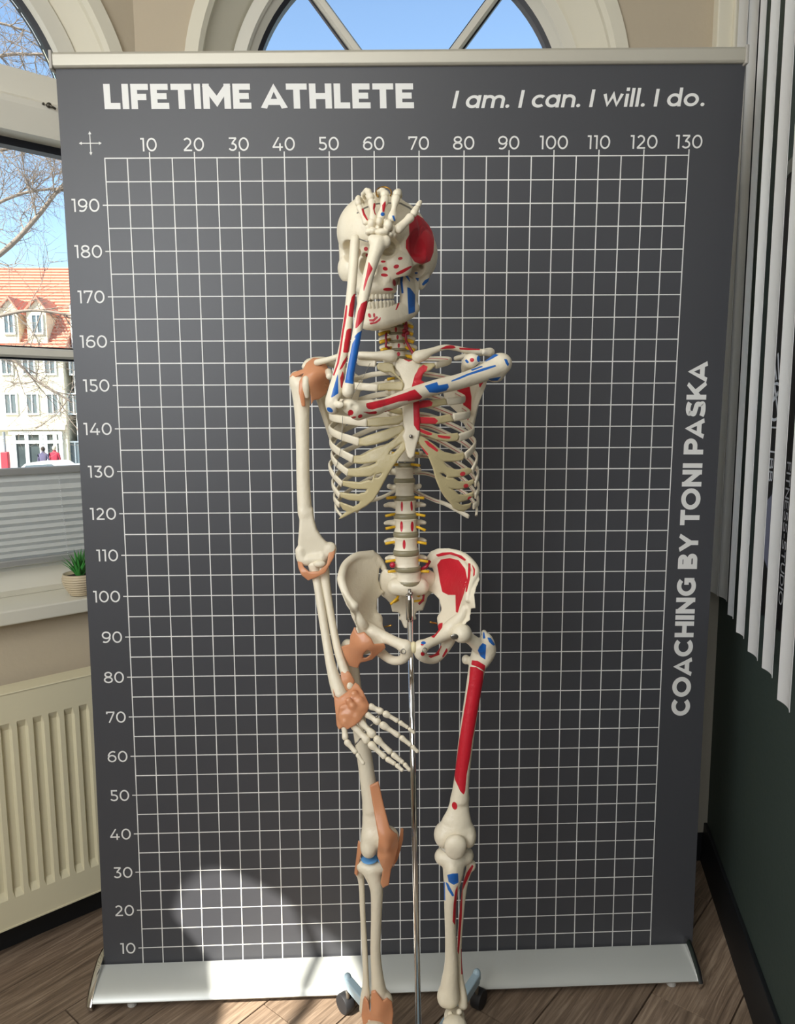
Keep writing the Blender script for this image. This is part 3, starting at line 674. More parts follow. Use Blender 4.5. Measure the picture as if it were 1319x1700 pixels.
for (x0, x1) in ((2, 30), (48, 77), (-48, -20)):
    A = F(x0, 570); B = F(x1, 518); pk = F((x0+x1)/2, 497); b = MB()
    fr = [(A[0], YF-0.1, A[2]), (B[0], YF-0.1, A[2]), (B[0], YF-0.1, B[2]), (pk[0], YF-0.1, pk[2]), (A[0], YF-0.1, B[2])]
    b.prism(fr, [(x, YF+4.0, z) for (x, y, z) in fr]); dm = b.build('dormer', PLAST, house)
    b = MB(); ov = 0.15
    for (e, sg) in ((A[0], -1), (B[0], 1)):
        q = [(e+sg*ov, YF-0.25, B[2]-0.12), (pk[0], YF-0.25, pk[2]+0.02), (pk[0], YF+4, pk[2]+0.02), (e+sg*ov, YF+4, B[2]-0.12)]
        b.prism(q, [(x, y, z+0.14) for x, y, z in q])
    b.build('dormer_roof', TILE, dm); window(x0+9, 524, x1-7, 553, dm, -0.12)
# shop front on the ground floor
SHOP = mat('shop_front_frame', (226,226,220), 0.6)
A = F(24, 776); B = F(101, 719)
b = MB()
for x in (24, 45, 69, 76, 92, 101): p = F(x, 719)[0]; b.box((p-0.10, YF-0.15, ZG), (p+0.10, YF+0.05, B[2]))
for y in (719, 734): z = F(0, y)[2]; b.box((A[0]-0.12, YF-0.18, z-0.09), (B[0]+0.12, YF+0.04, z+0.09))
sf = b.build('shop_front', SHOP, house)
for (x0, x1) in ((24,45),(45,69),(69,92),(92,101)):
    p, q = F(x0, 776), F(x1, 719); MB().box((p[0]+0.1, YF-0.06, ZG+0.2), (q[0]-0.1, YF-0.02, q[2]-0.1)).build('shop_pane', mat('shop_pane_glass', (70,78,78), 0.1, var=0.5, scale=1.5), sf)
xn = F(112, 600)[0]
b = MB(); b.box((xr+0.4, YF+0.4, ZG), (F(760,600)[0], YF+10, F(0,505)[2]))
nb = b.build('wall', PLAST2); nbh = tag(empty('neighbour_house', (xr, YF, ZG)), 'grey stone gabled house to the right of the white town house', 'building')
nb.parent = nbh; nb.location = (-xr, -YF, -ZG)
b = MB(); fr = [(xr+0.4, YF+0.4, F(0,505)[2]), (F(190,500)[0], YF+0.4, F(0,505)[2]), (F(140,420)[0], YF+0.4, F(140,425)[2])]
b.prism(fr, [(x, YF+9, z) for x, y, z in fr]); b.build('gable', PLAST2, nbh)
for r in [(112,655,124,686),(114,592,125,620),(112,735,131,770)]+[(x, y, x+13, y+30) for x in range(150, 740, 36) for y in (592, 655, 735)]: window(*r, nbh, 0.38)
b = MB(); za = F(0,505)[2]; xe = F(760,600)[0]; x1_ = F(192,500)[0]
b.add([(x1_, YF, za), (xe, YF, za), (xe, YF+5, za+3.2), (x1_, YF+5, za+3.2), (x1_, YF+10, za), (xe, YF+10, za)], [(0,1,2,3),(3,2,5,4),(0,3,4),(1,5,2),(0,4,5,1)]); b.build('roof', TILE, nbh)
# parked car, passers-by, traffic light
car = tag(empty('parked_car', W(80, 778, 30.0)), 'pale car parked in front of the shop windows across the street', 'car')
cx, cy = W(80, 778, 30.0)[0], 30.0; cz = ZG; CARP = mat('pale_car_paint', (228,226,214), 0.25, coat=0.5)
def cbox(p): return [(cx+x, y, cz+z) for x, y, z in p]
side = [(-2.1,.35),(-2.15,.75),(-1.9,.92),(-1.05,1.0),(-0.55,1.42),(0.55,1.46),(1.25,1.02),(2.0,.90),(2.12,.6),(2.1,.35)]
b = MB(); b.prism([(cx+x, cy-0.85, cz+z) for x, z in side], [(cx+x, cy+0.85, cz+z) for x, z in side]); b.build('body', CARP, car, bevel=0.08)
gs = [(-0.85,1.02),(-0.5,1.34),(0.5,1.38),(1.0,1.03)]
b = MB(); b.prism([(cx+x, cy-0.88, cz+z) for x, z in gs], [(cx+x, cy+0.88, cz+z) for x, z in gs]); b.build('window_glass', WPANE, car)
for x in (-1.35, 1.35):
    for y in (-0.8, 0.8): MB().lathe((cx+x, cy+y-0.1, cz+0.33), [(0.33,0),(0.33,0.2)], 20, (0,1,0)).build('wheel', mat('tyre_rubber', (30,30,30), 0.8), car)
def person(px, py_head, depth, coat, hair, label):
    P = W(px, py_head, depth); x, z1 = P[0], ZG+1.72
    p = tag(empty('person', (x, depth, ZG)), label, 'person')
    bm = bpy.data.meshes.new('body'); V = [(0,0,.9),(0,0,1.15),(0,0,1.42),(0,0,1.5),(0,0,1.62),(.1,0,.86),(.12,.02,.46),(.12,0,.06),(.13,-.12,.03),(-.1,0,.86),(-.13,.05,.46),(-.14,.12,.08),(-.14,.0,.04),(.2,0,1.40),(.25,.02,1.12),(.22,-.1,.9),(-.2,0,1.40),(-.25,0,1.12),(-.22,-.1,.9)]
    E_ = [(0,1),(1,2),(2,3),(3,4),(0,5),(5,6),(6,7),(7,8),(0,9),(9,10),(10,11),(11,12),(2,13),(13,14),(14,15),(2,16),(16,17),(17,18)]
    bm.from_pydata(V, E_, []); o = bpy.data.objects.new('body', bm); COL.objects.link(o); o.parent = p
    sk_ = o.modifiers.new('skin', 'SKIN'); R_ = [.16,.16,.16,.06,.10,.09,.07,.05,.04,.09,.07,.05,.04,.07,.055,.045,.07,.055,.045]
    for i, r in enumerate(R_): bm.skin_vertices[0].data[i].radius = (r, r*0.8)
    bm.skin_vertices[0].data[0].use_root = True
    o.modifiers.new('sub', 'SUBSURF').levels = 1; bm.materials.append(mat('coat', coat, 0.9))
    MB().sphere((x, depth, ZG+1.68), (.105,.12,.13), 10, 8).build('hair', mat('hair', hair, 0.9), p, smooth=True)
person(71, 742, 36.0, (96,88,112), (70,58,50), 'passer-by in a grey violet coat outside the shop window')
person(90, 742, 37.0, (176,52,70), (214,196,170), 'passer-by in a red coat outside the shop window')
P = W(8, 745, 33.0); tl = tag(empty('traffic_light', (P[0], 33.0, ZG)), 'traffic light with a red housing at the kerb across the street', 'traffic light')
MB().tube([(P[0], 33, ZG), (P[0], 33, ZG+2.6)], 0.06, 10).build('post', mat('grey_post', (150,150,150), 0.5), tl)
MB().box((P[0]-.16, 32.85, ZG+0.9), (P[0]+.16, 33.1, ZG+1.7)).build('housing', mat('red_housing', (206,60,70), 0.5), tl, bevel=0.03)
# bare tree
rnd = random.Random(11); tb = MB(); YT = 9.0
def T(px, py, d=0.0): return W(px, py, YT+d)
def twig(p, d, L, r, lvl):
    n = 5; pts = [p]; q = np.array(p); dd = np.array(d)
    for i in range(n):
        dd = dd+np.array([rnd.gauss(0,.16), rnd.gauss(0,.16), rnd.gauss(0.03,.16)]); dd /= np.linalg.norm(dd); q = q+dd*L/n; pts.append(q)
        if lvl > 0:
            for _ in range(2 if lvl > 1 else 1):
                sd = dd+np.array([rnd.gauss(0,.7), rnd.gauss(0,.5), rnd.gauss(0,.7)]); sd /= np.linalg.norm(sd)
                twig(q, sd, L*rnd.uniform(.45,.7), r*0.5, lvl-1)
    tb.tube(pts, [r*(1-0.75*i/n) for i in range(n+1)], 4 if r < 0.02 else 6, cap=False)
trunk = [T(-330, 980, .3), T(-320, 760, .2), T(-290, 520), T(-300, 200), T(-280, -60)]
limbs = [[T(-300,600), T(-120,500), T(0,422), T(60,362), T(100,312), T(160,255)], [T(-295,500), T(-120,400), T(-20,345), T(50,318), T(130,312)], [T(-300,640), T(-120,560), T(10,522), T(70,516), T(150,530)],
         [T(-300,680), T(-150,600), T(0,590), T(60,632), T(120,668)], [T(-300,300), T(-150,180), T(-20,100), T(60,90), T(120,95)], [T(-300,420), T(-150,300), T(-20,255), T(60,240), T(140,225)], [T(-300,250), T(-160,120), T(-40,40), T(40,50)]]
for k, lb in enumerate(limbs):
    pts = sm(lb, 5); r0 = [0.042,0.026,0.026,0.026,0.024,0.022,0.022][k]
    tb.tube(pts, [r0*(1-0.72*i/len(pts))+0.006 for i in range(len(pts))], 7)
    for i in range(int(len(pts)*0.35), len(pts), 2):
        d = pts[min(i+1, len(pts)-1)]-pts[i-1]; d /= np.linalg.norm(d)
        for _ in range(2):
            sd = d*0.5+np.array([rnd.gauss(0,.5), rnd.gauss(0,.4), rnd.gauss(0.05,.6)]); sd /= np.linalg.norm(sd); twig(pts[i], sd, rnd.uniform(.45,.85), 0.009, 2)
BARK = mat('brown_bark', (150,134,120), 0.9, var=0.2, scale=8)
tree = tag(empty('bare_tree', trunk[0]*np.array([1,1,0])+np.array([0,0,ZG])), 'bare leafless street tree in front of the houses outside', 'tree')
TR = MB(); TR.tube([np.array([trunk[0][0], trunk[0][1], ZG])]+sm(trunk, 4), [0.22]+[0.20-0.005*i for i in range(17)], 12); TR.build('trunk', BARK, tree, smooth=True)
tag(tb.build('branches', BARK, tree, smooth=True), kind='stuff')
# ================================================================== organic solids: smooth unions on a grid, meshed with surface nets
CROP = dict(A=(540,290,4.122), B=(470,520,3.2975), C=(470,560,5.735), D=(540,860,4.122), E=(470,860,3.952), F=(540,1230,3.618), H=(540,1560,3.664),
            I=(570,300,8.244), J=(560,380,7.328), K=(540,540,8.244), L=(680,550,7.328), M=(540,680,8.244), N=(670,680,8.244), O=(540,1130,7.759), Q=(600,520,10.99), P=(0,0,1))
def cp(c, x, y):
    ox, oy, s = CROP[c]; return ox+x/s, oy+y/s
def q3(c, x, y, d):
    return W(*cp(c, x, y), d)
def poly_sd(px, pz, poly):                      # signed distance to polygon (negative inside), numpy arrays
    d = np.full(px.shape, 1e9); ins = np.zeros(px.shape, bool); n = len(poly)
    for i in range(n):
        ax, az = poly[i]; bx, bz = poly[(i+1) % n]
        ex, ez = bx-ax, bz-az; wx, wz = px-ax, pz-az
        t = np.clip((wx*ex+wz*ez)/(ex*ex+ez*ez+1e-18), 0, 1)
        d = np.minimum(d, (wx-ex*t)**2+(wz-ez*t)**2)
        c = ((az <= pz) & (bz > pz)) | ((bz <= pz) & (az > pz))
        with np.errstate(divide='ignore', invalid='ignore'):
            xi = ax+(pz-az)/(ez if abs(ez) > 1e-12 else 1e-12)*ex
        ins ^= c & (px < xi)
    d = np.sqrt(d); return np.where(ins, -d, d)
def nets(D, lo, h):
    s = D < 0; nx, ny, nz = D.shape
    cnt = np.zeros((nx-1, ny-1, nz-1), np.int8)
    for i in (0,1):
        for j in (0,1):
            for k in (0,1): cnt += s[i:nx-1+i, j:ny-1+j, k:nz-1+k]
    act = (cnt > 0) & (cnt < 8); idx = np.argwhere(act)
    pos = np.zeros((len(idx), 3)); num = np.zeros(len(idx))
    cor = [(i,j,k) for i in (0,1) for j in (0,1) for k in (0,1)]
    val = {c: D[idx[:,0]+c[0], idx[:,1]+c[1], idx[:,2]+c[2]] for c in cor}
    for a in cor:
        for ax in range(3):
            if a[ax] == 0:
                b_ = list(a); b_[ax] = 1; b_ = tuple(b_); v0, v1 = val[a], val[b_]; cr = (v0 < 0) != (v1 < 0)
                t = np.where(cr, v0/np.where(cr, v0-v1, 1), 0); p = np.tile(np.array(a, float), (len(idx), 1)); p[:,ax] += t
                pos += p*cr[:,None]; num += cr
    V = lo+h*(idx+pos/num[:,None])
    ids = np.full(act.shape, -1, np.int64); ids[act] = np.arange(len(idx)); F = []
    def quads(sa, sb, c0, c1, c2, c3):
        for m_, fl in ((sa & ~sb, False), (~sa & sb, True)):
            e = np.argwhere(m_)
            if len(e) == 0: continue
            q = np.stack([ids[tuple((e+np.array(c)).T)] for c in (c0, c1, c2, c3)], 1)
            q = q[(q >= 0).all(1)]; F.append(q[:, ::-1] if fl else q)
    quads(s[:-1,1:-1,1:-1], s[1:,1:-1,1:-1], (0,0,0),(0,1,0),(0,1,1),(0,0,1))
    quads(s[1:-1,:-1,1:-1], s[1:-1,1:,1:-1], (0,0,0),(0,0,1),(1,0,1),(1,0,0))
    quads(s[1:-1,1:-1,:-1], s[1:-1,1:-1,1:], (0,0,0),(1,0,0),(1,1,0),(0,1,0))
    return V, np.concatenate(F) if F else np.zeros((0,4), int)
class Solid:
    """prims in a local frame (origin C, columns R); each prim = (lo, hi, fn(X,Y,Z) -> d, blend k, sign)"""
    def __init__(s, C=(0,0,0), R=None, unit=1.0):
        s.C = np.array(C, float); s.R = np.eye(3) if R is None else np.array(R, float); s.u = unit; s.p = []
    def _add(s, lo, hi, fn, k, sg): s.p.append((np.array(lo, float), np.array(hi, float), fn, k, sg)); return s
    def cone(s, A, B, ra, rb, fy=1.0, k=0.003, sg=1):
        A = np.array(A, float); B = np.array(B, float); r = max(ra, rb)*max(1, fy); d = B-A; L2 = d @ d+1e-15
        def fn(X, Y, Z):
            t = np.clip(((X-A[0])*d[0]+(Y-A[1])*d[1]+(Z-A[2])*d[2])/L2, 0, 1)
            x = X-A[0]-d[0]*t; y = (Y-A[1]-d[1]*t)/fy; z = Z-A[2]-d[2]*t
            return np.sqrt(x*x+y*y+z*z)-(ra+(rb-ra)*t)
        return s._add(np.minimum(A, B)-r, np.maximum(A, B)+r, fn, k, sg)
    def chain(s, pts, fy=1.0, k=0.003, sub=3, sg=1):          # pts: (x, y, z, r) smoothed into one tapering limb
        P = sm(pts, max(sub, 1)*2) if sub > 0 else [np.array(q, float) for q in pts]; P = np.array(P); P[:,3] = np.maximum(P[:,3], 1e-4)
        lo = (P[:,:3]-P[:,3:]*max(1, fy)).min(0); hi = (P[:,:3]+P[:,3:]*max(1, fy)).max(0)
        def fn(X, Y, Z):
            D_ = np.full(np.broadcast_shapes(X.shape, Y.shape, Z.shape), 9.0, np.float32)
            for A, B in zip(P[:-1], P[1:]):
                d = (B-A).astype(np.float32); L2 = d[:3] @ d[:3]+1e-15
                r = max(A[3], B[3])*max(1, fy)+0.012 if s.u == 1.0 else 1e9
                l3 = np.minimum(A[:3], B[:3])-r; h3 = np.maximum(A[:3], B[:3])+r
                sl = tuple(slice(int(np.searchsorted(v.ravel(), l3[i])), int(np.searchsorted(v.ravel(), h3[i]))) for i, v in enumerate((X, Y, Z)))
                if any(q.stop <= q.start for q in sl): continue
                x, y, z = X[sl[0]]-np.float32(A[0]), Y[:,sl[1]]-np.float32(A[1]), Z[:,:,sl[2]]-np.float32(A[2])
                t = np.clip((x*d[0]+y*d[1]+z*d[2])/L2, 0, 1)
                q = np.sqrt((x-d[0]*t)**2+((y-d[1]*t)/np.float32(fy))**2+(z-d[2]*t)**2)-(A[3]+d[3]*t)
                D_[sl] = np.minimum(D_[sl], q)
            return D_
        return s._add(lo, hi, fn, k, sg)
    def ell(s, C, r, rot=None, k=0.003, sg=1):
        C = np.array(C, float); r = np.array(r if hasattr(r, '__len__') else (r, r, r), float); M_ = np.eye(3) if rot is None else np.array(rot); m_ = r.max()
        def fn(X, Y, Z):
            x, y, z = X-C[0], Y-C[1], Z-C[2]
            if rot is not None: x, y, z = (M_[0,i]*x+M_[1,i]*y+M_[2,i]*z for i in range(3))
            a = np.sqrt((x/r[0])**2+(y/r[1])**2+(z/r[2])**2); b_ = np.sqrt((x/r[0]**2)**2+(y/r[1]**2)**2+(z/r[2]**2)**2)
            return a*(a-1)/(b_+1e-9)
        return s._add(C-m_, C+m_, fn, k, sg)
    def plate(s, polys, ctrl, th, rnd=0.002, holes=(), k=0.003, sg=1):
        """polys: list of outlines [(x,z)], ctrl: depth control points [(x,z,y)], th half thickness (number or [(x,z,t)])"""
        allp = np.array([q for p in polys for q in p]); ct = np.array(ctrl, float)
        def tps(C3):
            n = len(C3); d = np.hypot(C3[:,None,0]-C3[None,:,0], C3[:,None,1]-C3[None,:,1]); K_ = np.where(d > 0, d*d*np.log(d+1e-12), 0)
            A_ = np.zeros((n+3, n+3)); A_[:n,:n] = K_+np.eye(n)*1e-7; A_[:n,n] = A_[n,:n] = 1; A_[:n,n+1] = A_[n+1,:n] = C3[:,0]; A_[:n,n+2] = A_[n+2,:n] = C3[:,1]
            return np.linalg.lstsq(A_, np.r_[C3[:,2], 0, 0, 0], rcond=None)[0]
        def ev(C3, wt, x, z):
            o = wt[-3]+wt[-2]*x+wt[-1]*z
            for i in range(len(C3)):
                d = np.hypot(x-C3[i,0], z-C3[i,1]); o = o+wt[i]*np.where(d > 0, d*d*np.log(d+1e-12), 0)
            return o
        wt = tps(ct); tc = None if not hasattr(th, '__len__') else np.array(th, float); wth = None if tc is None else tps(tc)
        tm = th if tc is None else tc[:,2].max()
        lo = np.array([allp[:,0].min(), ct[:,2].min()-tm-0.02, allp[:,1].min()]); hi = np.array([allp[:,0].max(), ct[:,2].max()+tm+0.02, allp[:,1].max()])
        def fn(X, Y, Z):
            x2 = np.broadcast_to(X[:,0,:], (X.shape[0], Z.shape[2])); z2 = np.broadcast_to(Z[:,0,:], (X.shape[0], Z.shape[2]))
            d2 = poly_sd(x2, z2, polys[0])
            for p in polys[1:]: d2 = np.minimum(d2, poly_sd(x2, z2, p))
            for p in holes: d2 = np.maximum(d2, -poly_sd(x2, z2, p))
            y0 = ev(ct, wt, x2, z2); t2 = th if tc is None else np.maximum(ev(tc, wth, x2, z2), 0.0012)
            dy = np.abs(Y-y0[:,None,:])-(t2 if tc is None else t2[:,None,:]); dd = d2[:,None,:]
            a = np.maximum(dd+rnd, 0); b_ = np.maximum(dy+rnd, 0)
            return np.sqrt(a*a+b_*b_)+np.minimum(np.maximum(dd, dy)+rnd, 0)-rnd
        return s._add(lo, hi, fn, k, sg)
    def make(s, name, m, parent, h=0.0016, paints=(), noise=0.0, label=None):
        pl = [p for p in s.p if p[4] > 0]; lo = np.min([p[0] for p in pl], 0)-3*h; hi = np.max([p[1] for p in pl], 0)+3*h
        n = np.ceil((hi-lo)/h).astype(int)+1; ax = [(lo[i]+h*np.arange(n[i])).astype(np.float32) for i in range(3)]
        D = np.full(tuple(n), 0.05, np.float32)
        for (a, b_, fn, k, sg) in s.p:
            mg = k+3*h
            i0 = np.clip(np.floor((a-mg-lo)/h).astype(int), 0, n-1); i1 = np.clip(np.ceil((b_+mg-lo)/h).astype(int)+1, 1, n)
            if (i1 <= i0).any(): continue
            sl = tuple(slice(i0[i], i1[i]) for i in range(3))
            d = fn(ax[0][sl[0]][:,None,None], ax[1][sl[1]][None,:,None], ax[2][sl[2]][None,None,:]).astype(np.float32); E_ = D[sl]
            if sg < 0: d = -d; E_, d = -E_, -d
            if k > 0:
                hh = np.clip(0.5+0.5*(E_-d)/k, 0, 1); v = E_*(1-hh)+d*hh-k*hh*(1-hh)
            else: v = np.minimum(E_, d)
            if sg < 0: v = np.maximum(D[sl], -fn(ax[0][sl[0]][:,None,None], ax[1][sl[1]][None,:,None], ax[2][sl[2]][None,None,:])) if k == 0 else _smax(D[sl], -fn(ax[0][sl[0]][:,None,None], ax[1][sl[1]][None,:,None], ax[2][sl[2]][None,None,:]), k)
            D[sl] = v
        V, F = nets(D, lo, h)
        if noise:
            pass
        V = (V*s.u) @ s.R.T+s.C
        if np.linalg.det(s.R) < 0: F = F[:, ::-1]
        return mesh_np(name, V, F, m, parent, paints, label)
def _smax(a, b_, k):
    hh = np.clip(0.5-0.5*(b_-a)/k, 0, 1); return b_*(1-hh)+a*hh+k*hh*(1-hh)
def mesh_np(name, V, F, m, parent, paints=(), label=None):
    me = bpy.data.meshes.new(name); nv, nf = len(V), len(F); k = F.shape[1]
    me.vertices.add(nv); me.vertices.foreach_set('co', np.asarray(V, np.float32).ravel())
    me.loops.add(nf*k); me.loops.foreach_set('vertex_index', np.asarray(F, np.int32).ravel())
    me.polygons.add(nf); me.polygons.foreach_set('loop_start', np.arange(0, nf*k, k, dtype=np.int32))
    me.update(calc_edges=True)
    if paints:
        nor = np.zeros(nv*3, np.float32); me.vertices.foreach_get('normal', nor); nor = nor.reshape(-1, 3)
        vd = V-CPOS; vd /= np.linalg.norm(vd, axis=1)[:,None]; fac = -(nor*vd).sum(1); pp = project(V)
        for ch in ('red', 'blue', 'grey'):
            L_ = [p for p in paints if p[0] == ch]
            if not L_: continue
            a = np.full(nv, -12.0)
            for (_, poly) in L_:
                P = np.array(poly); b0 = P.min(0)-12; b1 = P.max(0)+12
                w_ = ((pp > b0) & (pp < b1)).all(1) & (fac > -0.15)
                if w_.any(): a[w_] = np.maximum(a[w_], -poly_sd(pp[w_,0], pp[w_,1], [tuple(q) for q in P]))
            at = me.attributes.new('p_'+ch, 'FLOAT', 'POINT'); at.data.foreach_set('value', (a+0.55).astype(np.float32))
    o = link(name, me, m, parent, True)
    if label: o['label'] = label
    return o
def PG(ch, crop, *pts): return (ch, [cp(crop, x, y) for x, y in pts])
def EL(ch, crop, x, y, rx, ry, rot=0.0):
    c, s_ = math.cos(rot), math.sin(rot)
    return (ch, [cp(crop, x+rx*math.cos(a)*c-ry*math.sin(a)*s_, y+rx*math.cos(a)*s_+ry*math.sin(a)*c) for a in [2*math.pi*i/14 for i in range(14)]])
def bone_mat(name, rgb, rough=0.42, chans=('red', 'blue', 'grey'), red=(190,28,44), blue=(28,98,178)):
    m = mat(name, rgb, rough, var=0.05, scale=28, bump=0.14, bscale=110); nt = m.node_tree; b = nt.nodes['Principled BSDF']
    src = b.inputs['Base Color'].links[0].from_socket
    for ch, c in (('red', red), ('blue', blue), ('grey', (112,108,98))):
        at = nt.nodes.new('ShaderNodeAttribute'); at.attribute_name = 'p_'+ch
        # attribute missing reads 0 -> shift so that only clearly positive values paint
        ma = nt.nodes.new('ShaderNodeMath'); ma.operation = 'MULTIPLY_ADD'; ma.use_clamp = True; ma.inputs[1].default_value = 2.5; ma.inputs[2].default_value = -0.05
        mx = nt.nodes.new('ShaderNodeMix'); mx.data_type = 'RGBA'; mx.inputs[7].default_value = (*lin(c), 1)
        nt.links.new(at.outputs['Fac'], ma.inputs[0]); nt.links.new(ma.outputs[0], mx.inputs[0]); nt.links.new(src, mx.inputs[6]); src = mx.outputs[2]
    nt.links.new(src, b.inputs['Base Color']); return m
BONE = bone_mat('ivory_bone_plastic', (226,216,192))
CART = bone_mat('olive_costal_cartilage', (186,172,130), 0.35, red=(196,52,60))
DISC = mat('olive_disc_rubber', (138,130,102), 0.35, var=0.06, scale=40)
NERVE = mat('yellow_nerve_root', (226,178,34), 0.4, var=0.05, scale=40)
ARTERY = mat('dark_red_artery', (150,24,44), 0.4)
def lig_mat():
    m = mat('orange_ligament_rubber', (232,172,128), 0.3, var=0.08, scale=30, bump=0.08, bscale=90, coat=0.3); b = m.node_tree.nodes['Principled BSDF']
    tr = m.node_tree.nodes.new('ShaderNodeBsdfTranslucent'); tr.inputs[0].default_value = (*lin((236,172,130)), 1); mx = m.node_tree.nodes.new('ShaderNodeMixShader'); mx.inputs[0].default_value = 0.25
    tp = m.node_tree.nodes.new('ShaderNodeBsdfTransparent'); tp.inputs[0].default_value = (*lin((244,198,168)), 1); m2 = m.node_tree.nodes.new('ShaderNodeMixShader'); m2.inputs[0].default_value = 0.20
    L_ = m.node_tree.links; L_.new(b.outputs[0], mx.inputs[1]); L_.new(tr.outputs[0], mx.inputs[2]); L_.new(mx.outputs[0], m2.inputs[1]); L_.new(tp.outputs[0], m2.inputs[2]); L_.new(m2.outputs[0], m.node_tree.nodes['Material Output'].inputs[0])
    return m
LIG = lig_mat()
MENI = mat('blue_meniscus_rubber', (96,156,210), 0.4)
STEEL = mat('steel_pin', (150,146,138), 0.3, 0.9)
BRASS = mat('brass_wire', (176,132,60), 0.3, 0.9)
sk_root = tag(empty('anatomical_skeleton', W(686, 1690, -0.37)*np.array([1,1,0])+np.array([0,0,0.12])), 'life-size anatomical skeleton model with red and blue muscle paint and one hand on its forehead', 'skeleton model')
def ch(crop, pts, **kw):                 # chain points from a crop: (x, y, depth, radius in photo pixels)
    out = []
    for (x, y, d, r) in pts:
        px, py = cp(crop, x, y); P = W(px, py, d); out.append((*P, r*PXS(px, py, d)))
    return out
def outline(crop, pts, d):               # outline at one depth -> [(x, z)]
    return [(q3(crop, x, y, d)[0], q3(crop, x, y, d)[2]) for x, y in pts]
def ctrl(crop, pts):                     # depth control points (x, y, depth)
    return [(q3(crop, x, y, d)[0], q3(crop, x, y, d)[2], d) for x, y, d in pts]
# ================================================================== skull
ya = math.radians(25); rl = math.radians(2.0)
sp = math.radians(8.0); f0 = np.array([-math.sin(ya), -math.cos(ya), 0]); sl_ = np.array([math.cos(ya), -math.sin(ya), 0]); z0 = np.array([0, 0, 1.0])
sf = f0*math.cos(sp)-z0*math.sin(sp); su = z0*math.cos(sp)+f0*math.sin(sp)
SC = W(644, 405, -0.365); SR = np.stack([sl_, sf, su], 1)
def both(fn):
    for s_ in (-1, 1): fn(s_)
sk = Solid(SC, SR, 0.001)
sk.ell((0,-2,10), (69,90,66), k=0); sk.ell((0,-42,-2), (60,54,52), k=12); sk.ell((0,44,18), (60,50,50), k=14)
both(lambda e: sk.ell((e*46,-15,-20), (24,42,36), k=14))
sk.ell((0,-15,-42), (46,60,20), k=10)
both(lambda e: sk.ell((e*40,46,-24), (20,26,32), k=8))
sk.ell((0,60,-46), (37,31,38), k=10); sk.ell((0,63,-76), (32,29,13), k=6)
both(lambda e: sk.ell((e*77,44,-14), (13,20,22), k=10, sg=-1))
both(lambda e: sk.ell((e*58,26,-48), (15,20,14), k=5, sg=-1))
both(lambda e: sk.chain([(e*8,88,3,7),(e*26,86,9,7.5),(e*44,76,6,7),(e*52,64,-4,6)], k=6))
both(lambda e: sk.chain([(e*53,63,-2,7),(e*53,62,-18,8),(e*50,63,-34,11)], k=7))
both(lambda e: sk.ell((e*43,67,-41), (17,13,19), k=10))
both(lambda e: sk.chain([(e*48,62,-37,10),(e*60,46,-35,7),(e*67,26,-33,6),(e*66,4,-31,6.5),(e*60,-14,-32,7)], k=5))
sk.chain([(0,84,2,7),(0,91,-10,6.5),(0,99,-24,5)], k=4)
both(lambda e: sk.chain([(e*10,84,-16,5),(e*13,86,-34,5),(e*15,88,-48,6)], k=5))
both(lambda e: sk.ell((e*31,84,-13), (19.5,24,17.5), k=3, sg=-1)); both(lambda e: sk.ell((e*26,62,-13), (13,26,12), k=3, sg=-1))
both(lambda e: sk.ell((e*7,98,-42), (8,24,15), k=2, sg=-1)); sk.ell((0,100,-34), (8,18,14), k=2, sg=-1)
sk.cone((0,76,-30), (0,88,-56), 1.8, 1.8, k=1)
both(lambda e: sk.cone((e*7,80,-44), (e*9,74,-52), 3, 3, k=1))
both(lambda e: sk.ell((e*27,97,-58), (12,10,14), k=6, sg=-1)); both(lambda e: sk.ell((e*48,52,-70), (15,26,16), k=5, sg=-1))
both(lambda e: sk.chain([(e*56,-8,-40,12),(e*55,-14,-58,11),(e*53,-12,-72,6)], k=5))
both(lambda e: sk.ell((e*64,4,-42), (5,5,5), k=2, sg=-1))
skull_paint = [PG('red','A',(572,330),(600,295),(625,272),(680,310),(725,370),(742,440),(738,530),(715,590),(660,615),(610,595),(575,545),(550,500),(552,450),(575,410)),
  EL('red','J',345,243,23,25), EL('red','J',357,320,15,20), EL('red','J',555,398,28,11), EL('red','J',580,485,30,21,.3), EL('red','J',570,562,42,18,.1), EL('red','J',715,458,33,22,-.3), EL('red','J',762,360,28,16,-.2), EL('red','J',690,655,17,40,-.15), EL('red','J',615,736,60,18), EL('red','J',312,620,14,26),
  PG('red','J',(712,540),(760,512),(830,477),(895,450),(902,462),(850,502),(790,538),(740,557),(713,554)),
  PG('blue','J',(1028,672),(1060,628),(1122,593),(1132,606),(1090,652),(1040,690)), PG('blue','J',(955,772),(1060,733),(1078,718),(1010,782)),
  PG('grey','I',(180,440),(290,365),(420,315),(520,300),(660,300),(780,300),(900,360),(1000,440),(995,452),(890,376),(775,318),(660,312),(520,316),(425,330),(295,382),(186,452))]
skull = sk.make('skull', BONE, sk_root, h=1.5, paints=skull_paint)
def teeth(name, par, c0, c1, rr, up):
    t_ = Solid(SC, SR, 0.001)
    for j in range(-7, 7):
        i = j+0.5; a = math.radians(i*13.4); x = 27.5*math.sin(a); y = 60+29*math.cos(a)
        w_ = 3.5 if abs(i) > 3 else 3.3
        t_.cone((x, y, c0), (x*1.01, y+0.5, c1), w_*0.8, w_, k=0.2)
    return t_.make(name, BONE, par, h=0.75)
teeth('upper_teeth', skull, -83, -92.8, 4, 1)
mb = Solid(SC, SR, 0.001)
